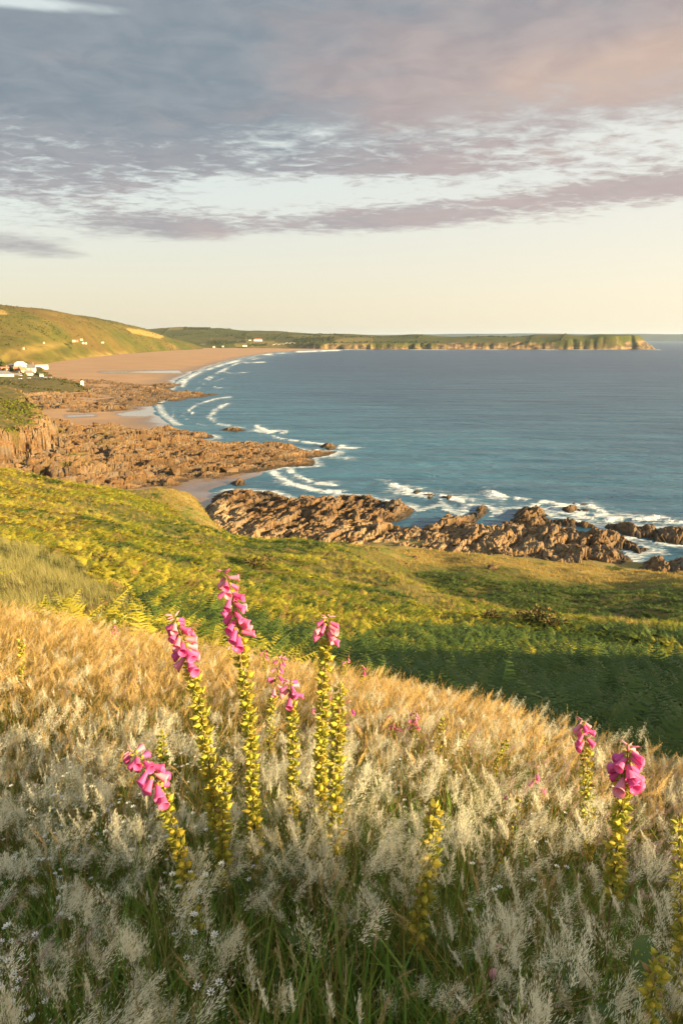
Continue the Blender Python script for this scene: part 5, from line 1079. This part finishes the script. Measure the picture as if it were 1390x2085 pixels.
foxglove('foxglove with a tight magenta tuft on a thin brown podded stem', 2.75, [(1197, 1810), (1198, 1690), (1196, 1580), (1190, 1505), (1184, 1465)], (.13, .66), (.01, .115, 7), .0045, 2, 1.1, -.1, .35, .012)
foxglove('bare brown stem with few pods beside the tight magenta tuft', 2.72, [(1184, 1790), (1189, 1660), (1188, 1560), (1192, 1510)], (.05, .55), None, .004, 0, .9, 0, .7, .016)
foxglove('foxglove with a broad lopsided magenta head over fat yellow pods', 1.95, [(1226, 2060), (1236, 1900), (1250, 1770), (1263, 1650), (1275, 1560), (1278, 1515)], (.11, .50), (.02, .11, 12), .0058, 4, 1.25, .45, .05)
foxglove('tall podded spike cut by the frame edge, dark stem', 1.75, [(1386, 2100), (1386, 1950), (1384, 1800), (1382, 1655)], (.02, .95), None, .0048, 0, 1.05, 0, .25, .012)
foxglove('short broken spike of brown and green pods low by the frame edge', 1.32, [(1318, 2100), (1326, 2020), (1345, 1935)], (.02, .7), None, .005, 2, 1.0, .2, .5)
foxglove('short yellow podded spike just behind the drooping magenta head', 2.5, [(340, 1660), (335, 1580), (327, 1488)], (.02, .8), None, .004, 0, 1.0)
for lb, r, path, pods, bells in (
    ('far pink foxglove in front of the green slope, nearest the pale grass belt', 9.0, [(235, 1345), (233, 1270)], (.3, .7), (.02, .26, 6)),
    ('far foxglove with pink tip just below the tallest flower cluster', 7.6, [(472, 1430), (469, 1310)], (.15, .8), (.01, .12, 4)),
    ('thin far foxglove with pink tip at the meadow brow left of the twin spike', 7.0, [(540, 1430), (538, 1325)], (.15, .7), (.01, .1, 3)),
    ('faint pink budded spike beside the thin far foxglove at the brow', 6.6, [(570, 1420), (576, 1330)], (.15, .7), (.01, .14, 3)),
    ('flowerless far podded spike against the shaded bracken', 7.0, [(640, 1430), (643, 1330)], (.02, .8), None),
    ('far foxglove bending towards the sea with one pink bell, right of twin spike', 7.2, [(695, 1410), (700, 1370), (710, 1336)], (.15, .8), (.01, .12, 2)),
    ('far foxglove with one purple bell on a straight golden spike', 6.6, [(734, 1450), (736, 1400), (739, 1355)], (.12, .8), (.01, .1, 2)),
    ('small magenta bell low in the golden grass near the twin spike', 5.2, [(716, 1480), (715, 1425)], None, (.02, .3, 2)),
    ('foxglove with two nodding purple bells in the golden grass', 5.4, [(804, 1560), (803, 1500), (800, 1452)], (.25, .8), (.02, .22, 5)),
    ('foxglove with a neat pink head against the golden brow', 5.4, [(832, 1540), (840, 1490), (847, 1446)], (.22, .8), (.02, .22, 6)),
    ('leaning green podded spike low in the golden grass', 5.0, [(885, 1560), (892, 1510), (903, 1465)], (.02, .8), None),
    ('second leaning podded spike beside it, closer to the sea', 5.0, [(925, 1565), (935, 1520), (948, 1490)], (.02, .8), None),
    ('third slanted podded spike alone farther along the golden grass', 4.6, [(995, 1600), (1012, 1550), (1032, 1508)], (.02, .8), None),
    ('single bright pink bell on a hidden stem in the golden grass', 3.9, [(1094, 1660), (1091, 1562)], None, (.02, .2, 3)),
    ('thin yellow stalk at the frame edge standing over the golden grass', 5.6, [(47, 1440), (44, 1300)], (.02, .8), None),
    ('single purple bell deep in the shaded grass near the bent stalk', 1.55, [(1021, 2010), (1018, 1930)], None, (.02, .4, 1))):
    r = r * .76 if 3 < r < 5.5 else r
    foxglove(lb, r, path, pods, bells, .0038, 0, 1.05 if r < 5 else 1.25, 0, .15, .013, 2)

# thistle
M_THIST = leaf_mat('thistle_purple', (0.62, 0.10, 0.34), (0.55, 0.08, 0.32), None, .3)
def thistle(label, r, stems):
    pts0 = stem_path(stems[0], r); base = pts0[0]; e = empty('thistle', base); tag(e, label, 'thistle')
    for path in stems:
        C_, L = along(stem_path(path, r), 12) if path is stems[0] else along([Vector([float(v) for v in at_range(a, b_, r)]) for a, b_ in path], 6)
        mb = MB(); mb.tube([c - base for c in C_], [.003 * (1 - .4 * i / len(C_)) for i in range(len(C_))], 5); link('stem', mb.mesh('thistle_stem', [M_STEM], True), None, e)
        top = C_[-1] - base; hb = MB(); hb.tube([top, top + Vector((0, 0, .006)), top + Vector((0, 0, .016)), top + Vector((0, 0, .02))], [.003, .009, .0085, .006], 8)
        h = link('flower_head', hb.mesh('thistle_head', [M_PODG], True), None, e); tf = MB()
        for k in range(60):
            a = rng.uniform(0, 6.28); rr = .006 * math.sqrt(rng.random()); p = top + Vector((math.cos(a) * rr, math.sin(a) * rr, .018)); d = Vector((math.cos(a) * rr * 90, math.sin(a) * rr * 90, 1)).normalized(); tf.strip([p, p + d * .018], [.0009, .0005], (-math.sin(a), math.cos(a), 0))
        link('tuft', tf.mesh('thistle_tuft', [M_THIST]), None, h)
thistle('thistle with three small magenta heads in the shaded plumes', 2.9, [[(1012, 1760), (1013, 1690), (1012, 1628)], [(1013, 1690), (1022, 1665), (1028, 1636)], [(1012, 1680), (1002, 1662), (1000, 1645)]])
# bare and bent stalks
def stalk(label, r, path, rad, mat, seeds=0):
    pts = [Vector([float(v) for v in at_range(a, b_, r + c)]) for a, b_, c in path]; C_, L = along(pts, 20); base = C_[0]
    e = empty('dry_stalk', base); tag(e, label, 'stalk'); mb = MB(); n = len(C_); mb.tube([c - base for c in C_], [rad * (1 - .6 * i / n) for i in range(n)], 5); link('stem', mb.mesh('stalk_stem', [mat], True), None, e)
    for k in range(seeds):
        i = int(n * (.45 + .54 * k / seeds)); a = rng.uniform(0, 6.28); o = link('seed_pod', RIPE[0], None, e, C_[min(i, n - 1)] - base + Vector((math.cos(a), math.sin(a), .2)) * .006); o.rotation_euler = (rng.uniform(.3, 1.2), 0, a)
    return e
stalk('dry brown stalk leaning across the shaded plumes', 2.05, [(974, 1930, .05), (982, 1850, 0), (1005, 1770, 0), (1040, 1700, 0), (1062, 1620, 0)], .0035, M_STEMD, 14)
stalk('yellow green stalk bent over in a hook above the dark grass', 1.38, [(1122, 2050, 0), (1140, 1995, 0), (1155, 1957, 0), (1172, 1952, 0), (1195, 1985, .02), (1228, 2022, .04)], .0022, M_OLIVE)
stalk('pale fallen stalk lying across the dark grass at the bottom', 1.34, [(1035, 2075, .03), (1100, 2052, 0), (1180, 2038, 0), (1235, 2018, .03)], .0022, M_STEMD)
stalk('second fallen stalk lying below the first one at the bottom edge', 1.28, [(1030, 2092, 0), (1110, 2062, 0), (1190, 2048, .02)], .0018, M_STEMD)
stalk('long green grass stalk slanting over the dark blades', 1.5, [(1010, 1905, 0), (1060, 1960, 0), (1118, 2020, 0)], .0016, M_BLADE)
# broad leaved plants
M_BROAD = leaf_mat('broad_leaf', (0.055, 0.095, 0.022), (0.10, 0.14, 0.03), None, .3)
def broad(label, px, py, r, n, sc, lift=.25):
    x, y, z = [float(v) for v in at_range(px, py, r)]; g = gz(x, y); e = empty('broad_leaved_plant', (x, y, g)); tag(e, label, 'plant', 'broad leaved plants low in the meadow'); h = max(.12, z - g)
    mb = MB(); mb.tube([(0, 0, 0), (.01, 0, h * .6), (.0, .01, h)], [.004, .003, .002], 5); link('stem', mb.mesh('plant_stem', [M_STEM], True), None, e)
    for i in range(n):
        o = link('leaf', LEAVES[i % 3], None, e, (0, 0, h * (.45 + .55 * i / max(1, n - 1)))); o.rotation_euler = (rng.uniform(-.1, .5), rng.uniform(-.3, .3), i * 2.4 + rng.uniform(-.5, .5)); o.scale = (sc * rng.uniform(.8, 1.1),) * 3
broad('broad leaved plant below the small mauve foxglove', 560, 1745, 2.2, 5, .75)
broad('broad leaves at the foot of the twin spike', 622, 1935, 1.75, 4, .75)
broad('broad leaves low on the seaward side of the twin spike', 712, 1905, 1.8, 4, .6)
broad('broad leaves half hidden behind the hooked stalk', 1140, 1945, 1.6, 5, .6)
broad('dark bramble like leaves near the low broken spike', 1290, 1995, 1.45, 6, .5)
broad('dark leaves beside the leaning golden spike', 905, 1935, 1.75, 4, .5)
# bedstraw: many fine branchlets with yellow buds
M_BEDY = leaf_mat('bedstraw_bud', (0.40, 0.36, 0.05), (0.34, 0.33, 0.06), None, .3)
for px, py, r, lb in ((1285, 1935, 1.5, 'fine branched yellow green bedstraw near the low broken spike'), (1320, 1950, 1.55, 'second bedstraw sprig beside it, closer to the frame edge'), (1075, 2060, 1.25, 'bedstraw sprig at the bottom beside the fallen stalks'), (700, 1640, 2.3, 'tall branching yellow green weed beside the twin spike')):
    x, y, z = [float(v) for v in at_range(px, py, r)]; g = gz(x, y); h = max(.15, z - g); e = empty('bedstraw', (x, y, g)); tag(e, lb, 'plant', 'bedstraw sprigs'); R = random.Random(int(px)); mb = MB(); bd = MB()
    mb.tube([(0, 0, 0), (.01, 0, h * .5), (0, .01, h)], [.0022, .0018, .0008], 4)
    for i in range(16):
        t = .5 + .5 * i / 16; a = i * 2.4; L = h * .22 * (1.2 - t * .8); p = Vector((.005, .005, h * t)); q = p + Vector((math.cos(a) * L * .7, math.sin(a) * L * .7, L * .8)); mb.tube([p, q], [.001, .0006], 3)
        for k in range(7): c = p.lerp(q, .35 + .65 * k / 6) + Vector((R.gauss(0, .004), R.gauss(0, .004), R.gauss(0, .004))); bd.tube([c, c + Vector((0, 0, .003)), c + Vector((0, 0, .006))], [.0006, .0022, .0008], 5)
    link('stem', mb.mesh('bedstraw_stem', [M_OLIVE]), None, e); link('buds', bd.mesh('bedstraw_buds', [M_BEDY]), None, e)

# ================================================================== HAZE over the whole bay
hm, t, out = new_mat('haze_air')
pv = t.new('ShaderNodeVolumePrincipled', {'Color': (0.60, 0.78, 1.0, 1), 'Density': 1.7e-5, 'Anisotropy': 0.2}); t.l.new(pv.outputs[0], out.inputs['Volume'])
mb = MB(); mb.box((0, 0, 130), (66000, 66000, 340)); hz = link('haze', mb.mesh('haze', [hm])); tag(hz, 'thin sea haze over the bay', kind='stuff')
